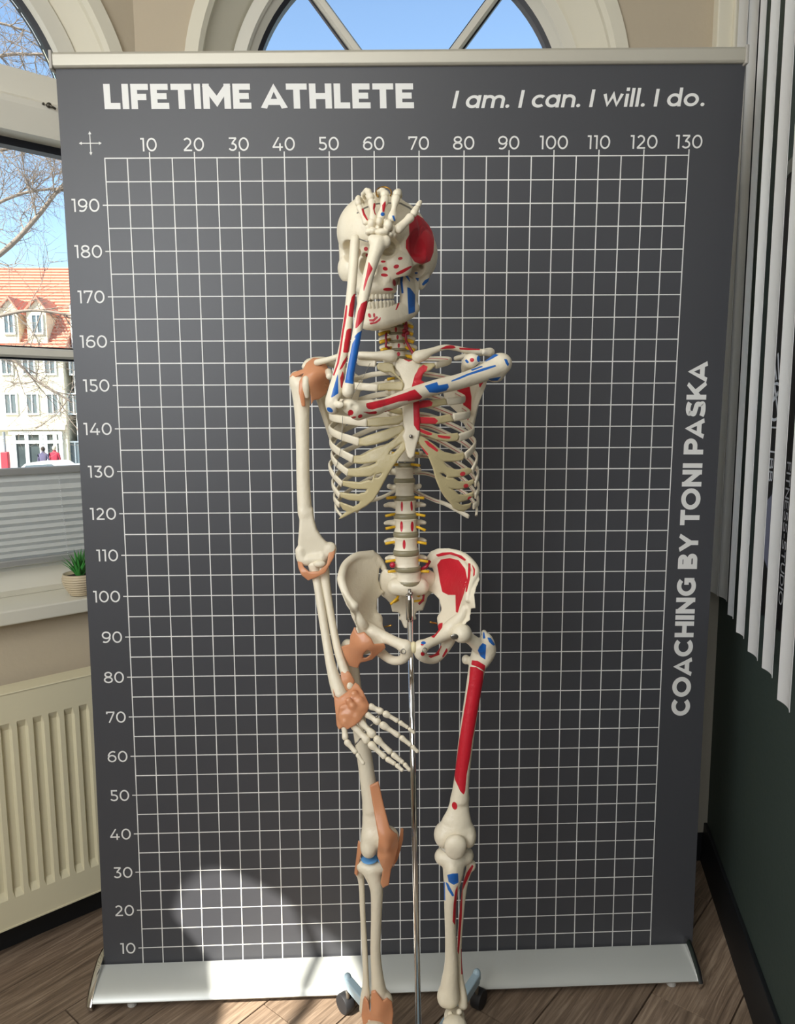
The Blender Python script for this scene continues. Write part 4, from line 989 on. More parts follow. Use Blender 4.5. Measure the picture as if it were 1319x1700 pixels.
for e in (-1, 1):
    for (cc, dr, dx) in ((-133,8.5,.92),(-127,7.5,.91),(-121,6.5,.88)):
        r_ = cc+133
        mb.chain([(0,84-r_*.04,cc,dr),(e*18*dx,78-r_*.06,cc+1.5,dr*.95),(e*34*dx,55,cc+6-r_*.1,dr*.9),(e*43*dx,31,cc+12-r_*.2,dr*.85),(e*48*dx,10,cc+19-r_*.35,dr*.8)], k=7)
    mb.ell((e*43.5,20,-92), (5,18,29), k=6)
    mb.chain([(e*43,9,-104,6),(e*46,5,-80,6),(e*49,0,-58,5.5)], k=5); mb.ell((e*49,0,-52), (9,5.5,5.5), k=4)
    mb.chain([(e*40,36,-104,5),(e*42,37,-80,4.5),(e*43,41,-54,3.5)], k=5)
    mb.ell((e*46,21,-51), (9,10.5,10), k=3, sg=-1)
mb.ell((0,87,-134), (14,8,7), k=5)
mand = mb.make('mandible', BONE, sk_root, h=1.5, paints=[
  PG('blue','J',(850,713),(880,720),(942,800),(940,1010),(865,1035),(858,900)), PG('blue','J',(765,560),(790,538),(830,540),(870,600),(882,645),(830,580),(800,566),(788,650),(802,780),(780,785),(765,650)),
  PG('blue','J',(940,530),(970,528),(992,580),(980,638),(955,610),(940,570)),
  EL('red','J',390,1055,16,28,-.4), EL('red','J',445,1050,11,26), PG('red','J',(706,987),(735,903),(752,905),(735,950),(715,987)),
  PG('red','J',(385,1102),(430,1102),(480,1062),(492,1078),(440,1127),(390,1124)), PG('red','J',(392,1142),(450,1138),(500,1100),(527,1072),(518,1112),(470,1147),(400,1162))])
teeth('lower_teeth', mand, -112, -101.2, 4, -1)
# metal fittings on the skull: hook on the temple, spring to the jaw
def seg(name, pts, r, m, par=None, n=8):
    return MB().tube(pts, r, n).build(name, m, par or sk_root, smooth=True)
def srf(px, py, dflt, off=0.002):       # depth of the front of the skull under a pixel
    o_ = Vector(CPOS); r_ = Vector(ray(px, py)).normalized(); ok, loc, nr, i = skull.data_ray(o_, r_) if hasattr(skull, 'data_ray') else (False, None, None, 0)
    return dflt
seg('jaw_spring', [q3('J',885,150,-0.402), q3('J',865,260,-0.408), q3('J',840,360,-0.412)], 0.0022, STEEL, skull)
MB().sphere(q3('J',885,148,-0.404), 0.0032).build('screw', STEEL, skull, smooth=True)
hk = q3('J',1065,80,-0.372)
b = MB(); b.sphere(q3('J',1062,80,-0.374), 0.0028); b.sphere(q3('J',1070,108,-0.376), 0.0024); b.tube([q3('J',1068,115,-0.374), q3('J',1085,140,-0.378), q3('J',1080,165,-0.376), q3('J',1062,150,-0.374)], 0.0011, 6); b.build('hook', STEEL, skull, smooth=True)
# ================================================================== spine
def vertebra(px, py, d, hw, hh, kind, tilt=0.0, paints=(), tp=None):
    """px,py centre of body in the photo, d depth of body centre, hw half width px, hh half height px"""
    C = W(px, py, d); u = PXS(px, py, d); s_ = Solid(C); a = hw*u; hz = hh*u; dp = a*0.78
    def body(X, Y, Z):
        z = np.clip(np.abs(Z)/hz, 0, 1.2); f = 0.90+0.13*z**3
        r = (np.sqrt((X/a)**2+(Y/dp)**2)/f-1)*min(a, dp); dz = np.abs(Z)-hz; rr = 0.0016
        A_ = np.maximum(r+rr, 0); B_ = np.maximum(dz+rr, 0)
        return np.sqrt(A_*A_+B_*B_)+np.minimum(np.maximum(r, dz)+rr, 0)-rr
    s_._add((-a*1.1, -dp*1.1, -hz), (a*1.1, dp*1.1, hz), body, 0.0, 1)
    tl = tp if tp is not None else {'c': 22, 't': 26, 'l': 33}[kind]
    for e in (-1, 1):
        if kind == 'c':
            s_.chain([(e*a*0.8, dp*0.2, 0.0, .0045), (e*(tl-5)*u, dp*0.5, -.001, .0042), (e*tl*u, dp*0.6, -.003, .0046)], k=.003)
            s_.chain([(e*a*0.75, dp*0.9, 0.002, .006), (e*a*1.0, dp*1.4, -0.002, .006), (e*a*0.3, dp*2.2, -.003, .004)], k=.003)
            s_.cone((e*a*.82, 0, hz*.6), (e*a*.9, dp*.3, hz*1.35), .003, .0022, k=.002)
        else:
            s_.chain([(e*a*0.6, dp*0.9, hz*.2, .006), (e*a*0.85, dp*1.5, 0, .007), (e*a*0.1, dp*2.3, -hz*.3, .004)], k=.003)
            s_.chain([(e*a*0.8, dp*1.2, 0.001, .006), (e*(a/u+tl)/2*u, dp*1.25, 0.002, .0052), (e*tl*u, dp*1.1, 0.001 if kind == 'l' else .004, .0036 if kind == 'l' else .0052)], k=.003)
    s_.chain([(0, dp*2.1, -hz*.4, .004), (0, dp*2.1+.02, -hz*1.2, .0035)], k=.003)
    return s_.make('vertebra', BONE, sk_root, h=0.0014, paints=paints)
def disc(px, py, d, hw, hh, par):
    C = W(px, py, d); u = PXS(px, py, d); s_ = Solid(C); a = hw*u; dp = a*0.80; hz = hh*u
    b = MB(); prof = [(0.1, -1), (0.96, -1), (1.02, -.4), (1.03, .2), (0.97, 1), (0.1, 1)]
    V = []; F = []; n = 28
    for (r, z) in prof:
        for k in range(n): V.append(C+np.array([a*r*math.cos(2*math.pi*k/n), dp*r*math.sin(2*math.pi*k/n), hz*z]))
    for i in range(len(prof)-1):
        for k in range(n): F.append((i*n+k, i*n+(k+1)%n, (i+1)*n+(k+1)%n, (i+1)*n+k))
    b.add(V, F); return b.build('disc', DISC, par, smooth=True)
def nerve(pts, r, par): return seg('nerve_root', pts, r, NERVE, par, 8)
# lumbar and lower thoracic bodies: photo x, y, half width, half height, depth
LUM = [(674,757,15,9,-.312,'t',()), (671,785,16,9.5,-.318,'t',()), (671.5,812,16.5,11,-.326,'t',()),
       (672.5,841.5,18,11,-.334,'l',(EL('red','M',1045,1325,13,68), EL('red','M',1178,1320,13,66,-.06))), (673,871.5,19.5,11,-.340,'l',(EL('red','D',520,58,9,36), EL('red','D',593,58,9,34))),
       (673.5,902,20.5,11,-.344,'l',(EL('red','D',538,182,9,32),)), (675,931,21,10,-.345,'l',()), (678,955.5,21.5,9,-.342,'l',())]
lv = []
for (x, y, hw, hh, d, kd, pt) in LUM: lv.append(vertebra(x, y, d, hw, hh, kd, paints=list(pt), tp={'t': 25, 'l': 33}[kd]))
DSC = [(672.5,773,16.5,4.2,-.315), (671,799,17.5,5,-.322), (672,827.5,18.8,4.8,-.330), (673,857,20,5.2,-.337), (673.5,887,20.8,4.8,-.342), (674,917,21.3,5,-.345), (676.5,943.5,21.6,4.5,-.344), (678.5,967,21,5,-.341)]
for i, (x, y, hw, hh, d) in enumerate(DSC): disc(x, y, d, hw, hh, lv[i])
NR = [(773,25,0),(827,31,0),(855,33,1),(876,33,2),(901,34,3),(931,35,1),(949,34,0)]
for (y, ext, sl) in NR:
    i = int(np.argmin([abs(q[1]-y) for q in LUM])); cx = LUM[i][0]
    for e in (-1, 1): nerve([W(cx+e*12, y-2, -.330), W(cx+e*20, y-1, -.345), W(cx+e*ext, y+(1.5 if sl else 0)+(3 if sl == 2 and e > 0 else 0), -.352)], 0.0027, lv[i])
MB().sphere(W(651.5,938,-.358), .0058).build('disc_prolapse', mat('red_prolapse', (186,30,56), 0.35), lv[6], smooth=True)
# upper thoracic
tv = []
for i in range(9):
    y = 601+17.6*i; x = 664+1.1*i; d = [-.322,-.312,-.304,-.297,-.293,-.292,-.294,-.299,-.305][i]
    v = vertebra(x, y, d, 13.5+0.15*i, 6.6, 't', tp=24); tv.append(v); disc(x+.5, y+8.8, d, 13.5, 2.0, v)
    for e in (-1, 1): nerve([W(x+e*10, y+9, d-.005), W(x+e*22, y+11, d-.012)], .0026, v)
# cervical
CE = [(658,535.5,11,5.4,-.350), (657.5,547.5,11.5,5.2,-.347), (659,560.5,12.2,5.2,-.343), (661,574,12.8,5.2,-.338), (661.5,587.5,12.8,5.2,-.331)]
cpn = [(EL('blue','Q',640,172,20,36),), (EL('red','Q',625,292,17,52),), (EL('red','Q',655,437,19,40),), (EL('red','Q',677,590,20,40), PG('red','Q',(790,500),(800,520),(775,575),(765,545))), (EL('red','Q',672,745,28,38),)]
cvs = []
for k, (x, y, hw, hh, d) in enumerate(CE):
    v = vertebra(x, y, d, hw, hh, 'c', paints=list(cpn[k]), tp=[23,25,27,28,27][k]); cvs.append(v); disc(x+.5, y+6.4, d-.001, hw*1.08, 1.9, v)
    for e in (-1, 1):
        nerve([W(x+e*11, y+3, d), W(x+e*20, y+5, d-.012), W(x+e*(29 if e < 0 else 27), y+8, d-.016)], .0032, v)
# vertebral artery down the left of the neck
seg('artery', [W(668,530,-.362), W(674,536,-.366), W(672,544,-.370), W(675,550,-.366), W(673,557,-.370), W(674,566,-.366), W(678,574,-.366), W(683,583,-.370), W(687,590,-.376)], .0026, ARTERY, cvs[0])
b = MB()
for (x, y) in ((669,532),(673,541),(671,549),(674,545),(676,553),(670,556)): b.sphere(W(x, y, -.368), (.0042,.004,.0038), 8, 6)
b.build('artery_tangle', ARTERY, cvs[0], smooth=True)
seg('artery', [W(641,553,-.358), W(640,560,-.362), W(641,568,-.360), W(640,575,-.362), W(646,578,-.358)], .0022, ARTERY, cvs[2])
# ================================================================== ribs
def rib(i, side, P, wd, th, lines):
    """P: control points (px, py, depth); flat band swept round the cage"""
    C = [W(*q) for q in P]; pts = sm(C, 9); n = len(pts); V = []; F = []; K_ = 12; red = []
    for j, p in enumerate(pts):
        t = pts[min(j+1, n-1)]-pts[max(j-1, 0)]; t /= np.linalg.norm(t)
        ax_ = np.array([W(671, 700, -.365)[0], -0.365, p[2]]); o_ = p-ax_; o_[2] = 0; o_ -= t*(o_ @ t); o_ /= np.linalg.norm(o_)
        b_ = np.cross(t, o_); f = 0.80+0.45*max(0, j/n-.3); e_ = 1.0 if j < n-1 else 0.85
        for k in range(K_):
            a = 2*math.pi*k/K_; ca, sa = math.cos(a), math.sin(a)
            ca2 = math.copysign(abs(ca)**0.7, ca); sa2 = math.copysign(abs(sa)**0.85, sa)
            V.append(p+o_*th*ca2*e_+b_*wd*f*sa2*e_)
            red.append(0.55-2.2*min(abs(sa-0.05), 1) if (ca < 0 and j < n*0.62) else -3)
    for j in range(n-1):
        for k in range(K_): F.append((j*K_+k, j*K_+(k+1) % K_, (j+1)*K_+(k+1) % K_, (j+1)*K_+k))
    V.append(pts[0]); V.append(pts[-1]); a0, a1 = len(V)-2, len(V)-1; red += [-3, -3]
    for k in range(K_): F.append((a0, (k+1) % K_, k, k)); F.append((a1, (n-1)*K_+k, (n-1)*K_+(k+1) % K_, (n-1)*K_+(k+1) % K_))
    me = bpy.data.meshes.new('rib'); F = [tuple(dict.fromkeys(f)) for f in F]; me.from_pydata([tuple(map(float, q)) for q in V], [], F); me.update()
    if lines:
        at = me.attributes.new('p_red', 'FLOAT', 'POINT'); at.data.foreach_set('value', np.array(red, np.float32))
    return link('rib', me, BONE, sk_root, True)
TY = [601+17.6*i for i in range(9)]+[758, 786, 813]; TX = [664+1.1*i for i in range(9)]+[674,671,671.5]
TD = [-.322,-.312,-.304,-.297,-.293,-.292,-.294,-.299,-.305,-.312,-.318,-.326]
RR = [(596,603,623,604,-.405),(573,638,627,644,-.415),(558,666,617,673,-.420),(549,692,609.5,702,-.424),(548,714,596,734,-.420),(549,737,586,762.5,-.414),(551,758,578,785.5,-.410),(547,776,568,804.5,-.402),(552,804,564,823.5,-.398),(555,827,563.5,839,-.392),(557,841,568,858,-.375),(606,834,590,850,-.31)]
RL = [(745,602,722,607,-.400),(760,634,733,640,-.410),(770,663,741,667,-.412),(778,688,752,693,-.414),(785,716,761,727,-.412),(788,738,772,757.5,-.408),(791,762,783,783,-.402),(793,787,788,805,-.398),(794,811,788,824,-.394),(793,834,785,841,-.388),(791,846,790,856,-.372),(742,838,778,858,-.33)]
RIBC = {}
for side, tab in ((-1, RR), (1, RL)):
    for i in range(12):
        xl_, yl_, xj, yj, dj = tab[i]; hx, hy, hd = TX[i]+side*11, TY[i]-1, TD[i]+.008
        rb_ = TX[i]+side*(46 if i not in (0, 11) else 30)
        back = 0.045 if 0 < i < 11 else 0.025
        if i == 11: P = [(hx, hy, hd), (rb_, hy+10, hd+.03), ((rb_+xl_)/2, (hy+yl_)/2+6, hd+.035), (xl_, yl_, hd+.02), (xj, yj, dj)]
        else:
            yq = hy+(yl_-hy)*0.52
            P = [(hx, hy, hd), (rb_, hy+4, hd+back), (xl_-side*22, yq, hd+back*0.75), (xl_-side*3, yl_-(yl_-hy)*0.16, -.335), (xl_, yl_, -.365), (xl_+(xj-xl_)*0.30, yl_+(yj-yl_)*0.45, -.365+(dj+.365)*0.62), (xj, yj, dj)]
            if i == 0: P = [(hx, hy, hd), (TX[0]+side*30, hy-4, hd+.01), (xl_-side*4, yl_-6, -.335), (xl_, yl_-1, -.36), (xj, yj, dj)]
        RIBC[(side, i)] = P
        u = .00108; rib(i, side, P, [4.6,5.4,5.4,6.0,6.0,6.2,5.8,5.6,5.2,4.8,4.2,3.8][i]*u*1.08, 2.3*u, side > 0)
# ================================================================== sternum and costal cartilage
SP = [(612,262),(640,240),(690,250),(745,256),(768,285),(772,320),(756,375),(744,440),(744,520),(746,600),(744,655),(736,690),(722,740),(715,780),(697,797),(680,785),(668,750),(660,700),(648,670),(660,640),(655,600),(650,520),(652,450),(660,385),(638,330),(616,295)]
STC = [(612,262,-.402),(690,245,-.406),(758,270,-.402),(690,400,-.424),(690,520,-.436),(690,650,-.444),(655,520,-.433),(735,600,-.440),(697,790,-.440),(660,385,-.421)]
s_ = Solid(); s_.plate([outline('B', SP, -.43)], ctrl('B', STC), 0.0052, rnd=0.0035)
RED_ST = [PG('red','Q',(760,806),(900,828),(912,865),(860,882),(780,842)),
  PG('red','B',(760,280),(800,288),(795,320),(760,380),(760,440),(760,640),(735,642),(715,612),(711,470),(704,400),(720,340))]
st = s_.make('sternum', BONE, sk_root, h=0.0015, paints=RED_ST)
MB().sphere(q3('B',698,674,-.4525), .0034).build('screw', STEEL, st, smooth=True)
def cart(name, crop, polys, cps, th, holes=(), paints=(), d=-.425):
    s_ = Solid(); s_.plate([outline(crop, p, d) for p in polys], ctrl(crop, cps), th, rnd=min(0.003, th*0.85), holes=[outline(crop, p, d) for p in holes], k=0)
    return s_.make('costal_cartilage', CART, sk_root, h=0.0013, paints=paints)
u_ = .0034
cart('c', 'K', [[(700,545),(730,505),(880,500),(925,520),(960,640),(1075,770),(1060,800),(990,720),(900,640),(800,640),(715,600)]], [(700,560,-.408),(900,520,-.410),(1075,780,-.418),(850,620,-.410)], u_)
cart('c', 'K', [[(718,800),(850,780),(1060,770),(1075,830),(1050,900),(880,890),(720,895)]], [(718,850,-.416),(1060,780,-.426),(1060,900,-.427),(880,840,-.420)], u_)
cart('c', 'K', [[(640,1040),(800,1090),(1030,1140),(1060,1180),(1040,1230),(900,1200),(700,1130)]], [(640,1060,-.421),(1050,1180,-.430),(850,1140,-.426),(700,1120,-.422)], u_)
cart('c', 'M', [[(573,128),(700,105),(850,100),(1000,78),(1055,60),(1075,100),(1060,150),(1000,205),(850,215),(700,235),(573,232)]], [(573,180,-.425),(1060,70,-.436),(1050,190,-.437),(800,160,-.432)], u_)
cart('c', 'M', [[(460,398),(560,358),(700,310),(850,262),(1000,215),(1050,205),(1075,260),(1050,310),(950,368),(850,420),(700,472),(560,502),(455,490)]], [(458,440,-.421),(1060,220,-.438),(1040,320,-.438),(750,390,-.434)], u_)
cart('c', 'M', [
  [(380,635),(500,622),(600,560),(700,515),(800,480),(860,450),(800,560),(760,640),(700,715),(500,747),(385,740)], [(303,812),(420,805),(600,765),(720,710),(780,800),(620,915),(420,928),(303,915)],
  [(228,985),(340,990),(480,995),(600,955),(680,1000),(580,1095),(400,1097),(232,1062)], [(193,1148),(330,1160),(460,1160),(560,1105),(640,1150),(540,1262),(330,1262),(198,1222)],
  [(192,1285),(280,1312),(380,1345),(450,1300),(520,1270),(520,1350),(440,1400),(330,1432),(230,1400),(195,1340)], [(160,1550),(215,1480),(290,1415),(440,1380),(450,1395),(340,1455),(230,1520)],
  [(640,600),(760,540),(840,470),(940,395),(1000,330),(1070,260),(1100,380),(1088,545),(1010,645),(930,765),(870,860),(800,990),(740,1110),(660,1240),(560,1330),(450,1398),(430,1340),(470,1270),(560,1150),(570,1080),(640,950),(700,800),(690,690)]],
  [(380,690,-.414),(303,865,-.410),(230,1025,-.402),(195,1190,-.398),(195,1330,-.392),(160,1550,-.384),(1080,400,-.440),(1000,640,-.437),(800,990,-.430),(560,1330,-.415),(650,800,-.430),(450,1200,-.414)], u_,
  holes=[[(672,930),(690,885),(770,862),(768,880),(720,925)], [(868,605),(890,560),(1032,455),(985,530),(920,595)], [(480,1145),(540,1105),(556,1115),(530,1140)], [(428,1290),(440,1275),(447,1290)]])
# left side
cart('c', 'L', [[(30,400),(110,395),(200,375),(300,380),(320,410),(260,470),(180,500),(130,560),(60,600),(30,560)]], [(60,420,-.408),(310,400,-.404),(100,560,-.418),(200,460,-.410)], u_, paints=[PG('red','L',(30,640),(60,540),(110,450),(165,408),(215,430),(205,470),(140,555),(130,620),(40,740))], d=-.415)
cart('c', 'L', [[(40,600),(130,590),(210,640),(390,610),(400,650),(230,700),(60,720)]], [(40,640,-.424),(390,630,-.412),(200,660,-.420),(60,720,-.425)], u_, paints=[PG('red','L',(20,580),(130,570),(215,640),(150,690),(20,740))], d=-.42)
cart('c', 'L', [[(60,880),(150,840),(280,830),(440,812),(465,890),(300,922),(150,935),(70,945)]], [(60,900,-.434),(450,850,-.414),(250,880,-.427),(250,850,-.427)], u_, paints=[PG('red','L',(40,850),(130,842),(235,838),(275,868),(262,908),(150,930),(40,950))])
cart('c', 'L', [[(60,1060),(120,1040),(330,1035),(500,1005),(545,1095),(330,1132),(120,1128),(60,1120)]], [(60,1090,-.438),(520,1050,-.416),(300,1080,-.430),(300,1050,-.430)], u_, paints=[PG('red','L',(40,1020),(120,1042),(300,1053),(342,1090),(310,1125),(110,1118),(40,1140))])
cart('c', 'N', [[(185,230),(300,280),(450,328),(600,332),(750,318),(775,370),(745,432),(600,442),(430,412),(280,352),(185,320)]], [(190,270,-.440),(760,370,-.413),(450,370,-.430),(450,340,-.430)], u_, paints=[PG('red','N',(180,240),(240,270),(385,325),(382,345),(330,348),(200,292)), PG('red','N',(462,347),(560,362),(640,372),(625,397),(540,392),(470,375))])
cart('c', 'N', [
  [(185,340),(260,368),(420,480),(530,570),(680,610),(830,588),(852,650),(822,702),(680,717),(540,712),(420,660),(300,540),(190,430)], [(400,620),(540,712),(600,782),(740,827),(900,800),(965,830),(930,892),(800,932),(670,932),(590,930),(470,830)],
  [(520,930),(680,935),(760,988),(880,993),(985,960),(992,1022),(900,1082),(760,1106),(640,1085),(550,1040)], [(580,1060),(700,1108),(760,1167),(860,1178),(985,1140),(985,1212),(900,1262),(760,1292),(650,1260)],
  [(620,1220),(760,1292),(820,1322),(920,1312),(965,1290),(945,1372),(840,1424),(760,1405),(680,1360)],
  [(178,420),(260,400),(420,600),(500,760),(570,900),(600,1000),(660,1150),(740,1300),(775,1412),(650,1302),(560,1202),(490,1092),(430,950),(390,800),(330,650),(250,540)]],
  [(190,400,-.441),(840,650,-.408),(940,850,-.402),(985,1000,-.398),(980,1180,-.394),(940,1340,-.389),(420,640,-.434),(500,900,-.428),(600,1180,-.420),(760,1400,-.405),(720,900,-.418)], u_,
  holes=[[(500,870),(540,872),(585,905),(575,928),(530,905)]],
  paints=[PG('red','N',(280,428),(320,430),(400,490),(472,558),(455,577),(330,492)), PG('red','N',(178,450),(200,455),(335,612),(320,625),(250,545)), EL('red','N',805,880,36,27,-.3), EL('red','N',850,1045,33,28,-.3), EL('red','N',905,1225,32,33), EL('red','N',920,1350,20,36,.4)])
# thin threads tying the right ribs
seg('tie_thread', [q3('M',235,90,-.412), q3('M',228,330,-.414), q3('M',205,560,-.410), q3('M',160,740,-.402), q3('M',125,900,-.40)], .0005, STEEL, None, 5)
seg('tie_thread', [q3('K',610,520,-.408), q3('K',540,670,-.41), q3('K',440,830,-.41), q3('K',350,1010,-.42)], .0005, STEEL, None, 5)
# ================================================================== shoulders
def solid_chain(pts, fy=1.0, k=0.004, sub=3):
    s_ = Solid(); s_.chain(pts, fy, k, sub); return s_
def mk(s_, name, paints=(), m=None, par=None, h=0.0016, label=None): return s_.make(name, m or BONE, par or sk_root, h=h, paints=paints, label=label)
# clavicles
mk(solid_chain(ch('L', [(100,310,-.412,10.5),(165,288,-.412,9),(270,240,-.408,5.6),(420,195,-.398,4.6),(560,207,-.385,4.2),(700,240,-.372,5),(800,248,-.366,5),(870,250,-.362,5)])), 'clavicle',
   [PG('red','L',(360,216),(440,180),(490,170),(530,175),(560,200),(520,209),(440,211)), PG('red','L',(600,203),(700,205),(850,215),(850,227),(700,227),(610,221))])
mk(solid_chain(ch('P', [(649,591,-.412,10.5),(640,590,-.412,8.5),(622,590,-.408,6.2),(598,589,-.400,5.4),(570,590,-.388,4.8),(545,597,-.375,4.8),(526,602,-.362,5.5)])), 'clavicle')
# right scapula with shoulder ligaments
s_ = Solid()
s_.plate([outline('C', [(330,560),(400,540),(620,420),(760,400),(700,650),(560,900),(490,1010),(440,960),(400,800)], -.29)], ctrl('C', [(330,560,-.315),(760,400,-.272),(490,1010,-.285),(600,650,-.268),(400,800,-.296)]), .0026, rnd=.002)
s_.chain(ch('C', [(330,560,-.317,5),(395,760,-.300,4.5),(470,990,-.286,4.5)]), k=.004)
s_.chain(ch('C', [(330,430,-.33,13),(360,520,-.315,10),(420,560,-.3,6)]), k=.005)
s_.chain(ch('C', [(700,380,-.268,4),(560,300,-.285,5),(400,230,-.315,7),(260,240,-.335,7.5),(210,280,-.345,6)]), k=.004)
s_.chain(ch('C', [(380,400,-.335,7),(430,330,-.36,6),(440,370,-.385,6)]), k=.004)
scp = mk(s_, 'scapula')
# right humerus
s_ = Solid(); s_.chain(ch('P', [(499,640,-.348,17),(500,660,-.348,14.5),(501,690,-.35,12),(502,740,-.352,11),(503,800,-.354,11),(506,850,-.356,12)]), k=.004)
s_.plate([outline('E', [(108,-60),(190,-60),(205,20),(222,75),(255,125),(295,168),(330,186),(337,212),(305,240),(270,285),(215,285),(170,295),(112,285),(98,215),(97,150),(105,60)], -.360)], ctrl('E', [(108,-60,-.357),(190,-60,-.357),(330,186,-.360),(98,215,-.361),(200,290,-.362),(215,120,-.362)]), [(*outline('E',[(150,-60)],-.36)[0],.0095),(*outline('E',[(150,80)],-.36)[0],.0085),(*outline('E',[(200,200)],-.36)[0],.006),(*outline('E',[(320,200)],-.36)[0],.0065),(*outline('E',[(100,250)],-.36)[0],.007),(*outline('E',[(230,285)],-.36)[0],.008)], rnd=.0055, k=.006)
s_.ell(W(522,632,-.335), .0225, k=.006); s_.ell(W(492,632,-.345), (.0135,.017,.018), k=.005); s_.chain(ch('C', [(215,400,-.372,6),(215,480,-.372,6),(225,560,-.368,4)]), k=.005)
s_.chain(ch('E', [(110,215,-.362,8),(130,270,-.362,10),(185,272,-.364,9.5),(245,262,-.362,11)]), k=.004); s_.ell(q3('E',310,205,-.358), (.0115,.010,.014), k=.006)
s_.ell(q3('E',185,225,-.378), (.009,.008,.009), k=.004, sg=-1); s_.ell(q3('E',235,222,-.376), (.006,.006,.011), k=.003, sg=-1)
mk(s_, 'humerus')
def lig(polys, crop, d, cps, th, rnd=None, holes=(), par=None, extra=None, label=None):
    s_ = Solid(); s_.plate([outline(crop, p, d) for p in polys], ctrl(crop, cps), th, rnd=rnd or (th*0.9 if not hasattr(th, '__len__') else .003), holes=[outline(crop, p, d) for p in holes], k=.004)
    if extra: extra(s_)
    return s_.make('ligament', LIG, par or sk_root, h=0.0015, label=label)
lig([[(50,380),(80,335),(190,300),(215,240),(280,185),(345,190),(375,210),(400,180),(415,205),(400,250),(465,340),(430,360),(440,440),(400,540),(340,590),(290,600),(265,650),(262,560),(250,470),(210,420),(195,460),(215,660),(180,660),(150,520),(155,420),(200,345),(120,380)]], 'C', -.36,
    [(50,380,-.352),(220,240,-.352),(340,190,-.338),(460,340,-.348),(430,480,-.338),(270,640,-.362),(200,650,-.369),(300,420,-.371),(200,420,-.373),(380,300,-.362)], .0022, label='orange shoulder joint capsule')
# left scapula
s_ = Solid()
s_.plate([outline('L', [(620,560),(900,600),(880,690),(800,900),(760,1100),(735,1215),(690,1190),(600,1000),(450,850),(400,600)], -.30)], ctrl('L', [(620,560,-.305),(890,620,-.335),(735,1215,-.302),(400,600,-.27),(760,900,-.318),(600,850,-.290)]), .0026, rnd=.002)
s_.chain(ch('L', [(880,620,-.336,6),(805,880,-.322,5),(745,1190,-.304,4)]), k=.004)
s_.chain(ch('L', [(900,470,-.335,13),(860,540,-.328,12),(800,580,-.318,7)]), k=.005)
s_.chain(ch('L', [(690,500,-.330,8),(690,430,-.355,9),(735,360,-.385,12),(800,345,-.392,8)]), k=.005)
s_.chain(ch('L', [(560,330,-.275,4),(760,280,-.29,5),(960,245,-.335,6),(980,262,-.35,6),(890,252,-.362,5.5)]), k=.004)
mk(s_, 'scapula', [EL('red','L',755,348,25,23), PG('blue','L',(668,352),(690,343),(718,378),(697,388)), EL('blue','L',838,335,22,38), PG('red','L',(560,690),(640,690),(722,658),(747,800),(742,950),(705,1085),(640,850)), PG('red','L',(838,630),(902,603),(850,688))])
# left humerus, crossing the chest to the elbow in front of the right ribs
HL = ch('P', [(826,607,-.372,19),(812,614,-.38,16.5),(790,624,-.392,13.8),(760,634,-.412,12.8),(721,643.5,-.436,12.6),(680,657,-.462,12.6),(645,670,-.485,11.6),(620,677,-.502,11.5)])
s_ = Solid(); s_.chain(HL, k=.004)
s_.chain(ch('P', [(625,676,-.499,12),(606,681,-.512,13),(594,683,-.522,15)]), k=.006)
s_.ell(W(832,603,-.372), (.019,.021,.018), k=.006); s_.ell(W(822,622,-.362), (.017,.02,.014), k=.006)
s_.ell(q3('K',330,1110,-.532), (.0125,.0125,.0125), k=.004); s_.ell(q3('K',400,1160,-.530), (.0125,.012,.013), k=.004); s_.ell(q3('K',300,1090,-.520), (.011,.014,.011), k=.004); s_.ell(q3('K',470,1190,-.522), (.011,.010,.0095), k=.005)
s_.chain(ch('K', [(310,1050,-.515,2.2),(420,1050,-.515,2.6),(640,1040,-.508,3)]), k=.003)
s_.ell(q3('K',400,1105,-.545), (.006,.005,.004), k=.003, sg=-1)
mk(s_, 'humerus', [PG('red','K',(560,1070),(700,1040),(870,1000),(1200,890),(1232,898),(1319,975),(1292,1012),(1000,1042),(750,1122),(640,1152),(580,1140),(560,1110)), PG('red','L',(-20,735),(60,708),(150,800),(130,818),(-20,850)),
  PG('red','K',(808,1180),(1000,1128),(1190,1076),(1192,1102),(1000,1152),(830,1197)), PG('red','K',(515,1185),(600,1192),(690,1176),(704,1192),(690,1213),(600,1214)), EL('red','K',345,1195,36,36), EL('red','K',475,1245,30,22,-.5), EL('red','K',385,1262,36,11,-.2), EL('red','K',310,1237,22,20,.5),
  PG('blue','L',(183,665),(330,618),(345,662),(460,640),(472,680),(440,722),(330,747),(240,742)), PG('blue','L',(503,602),(700,518),(900,448),(1042,411),(1047,426),(900,477),(720,532),(600,582),(508,611)), PG('blue','L',(740,467),(870,423),(887,430),(760,480)),
  PG('blue','L',(908,352),(960,290),(1010,270),(1077,288),(1000,332),(922,368)), PG('blue','L',(1148,338),(1180,343),(1203,400),(1192,424),(1168,390)), PG('blue','L',(955,582),(1105,555),(1065,598),(990,600))])
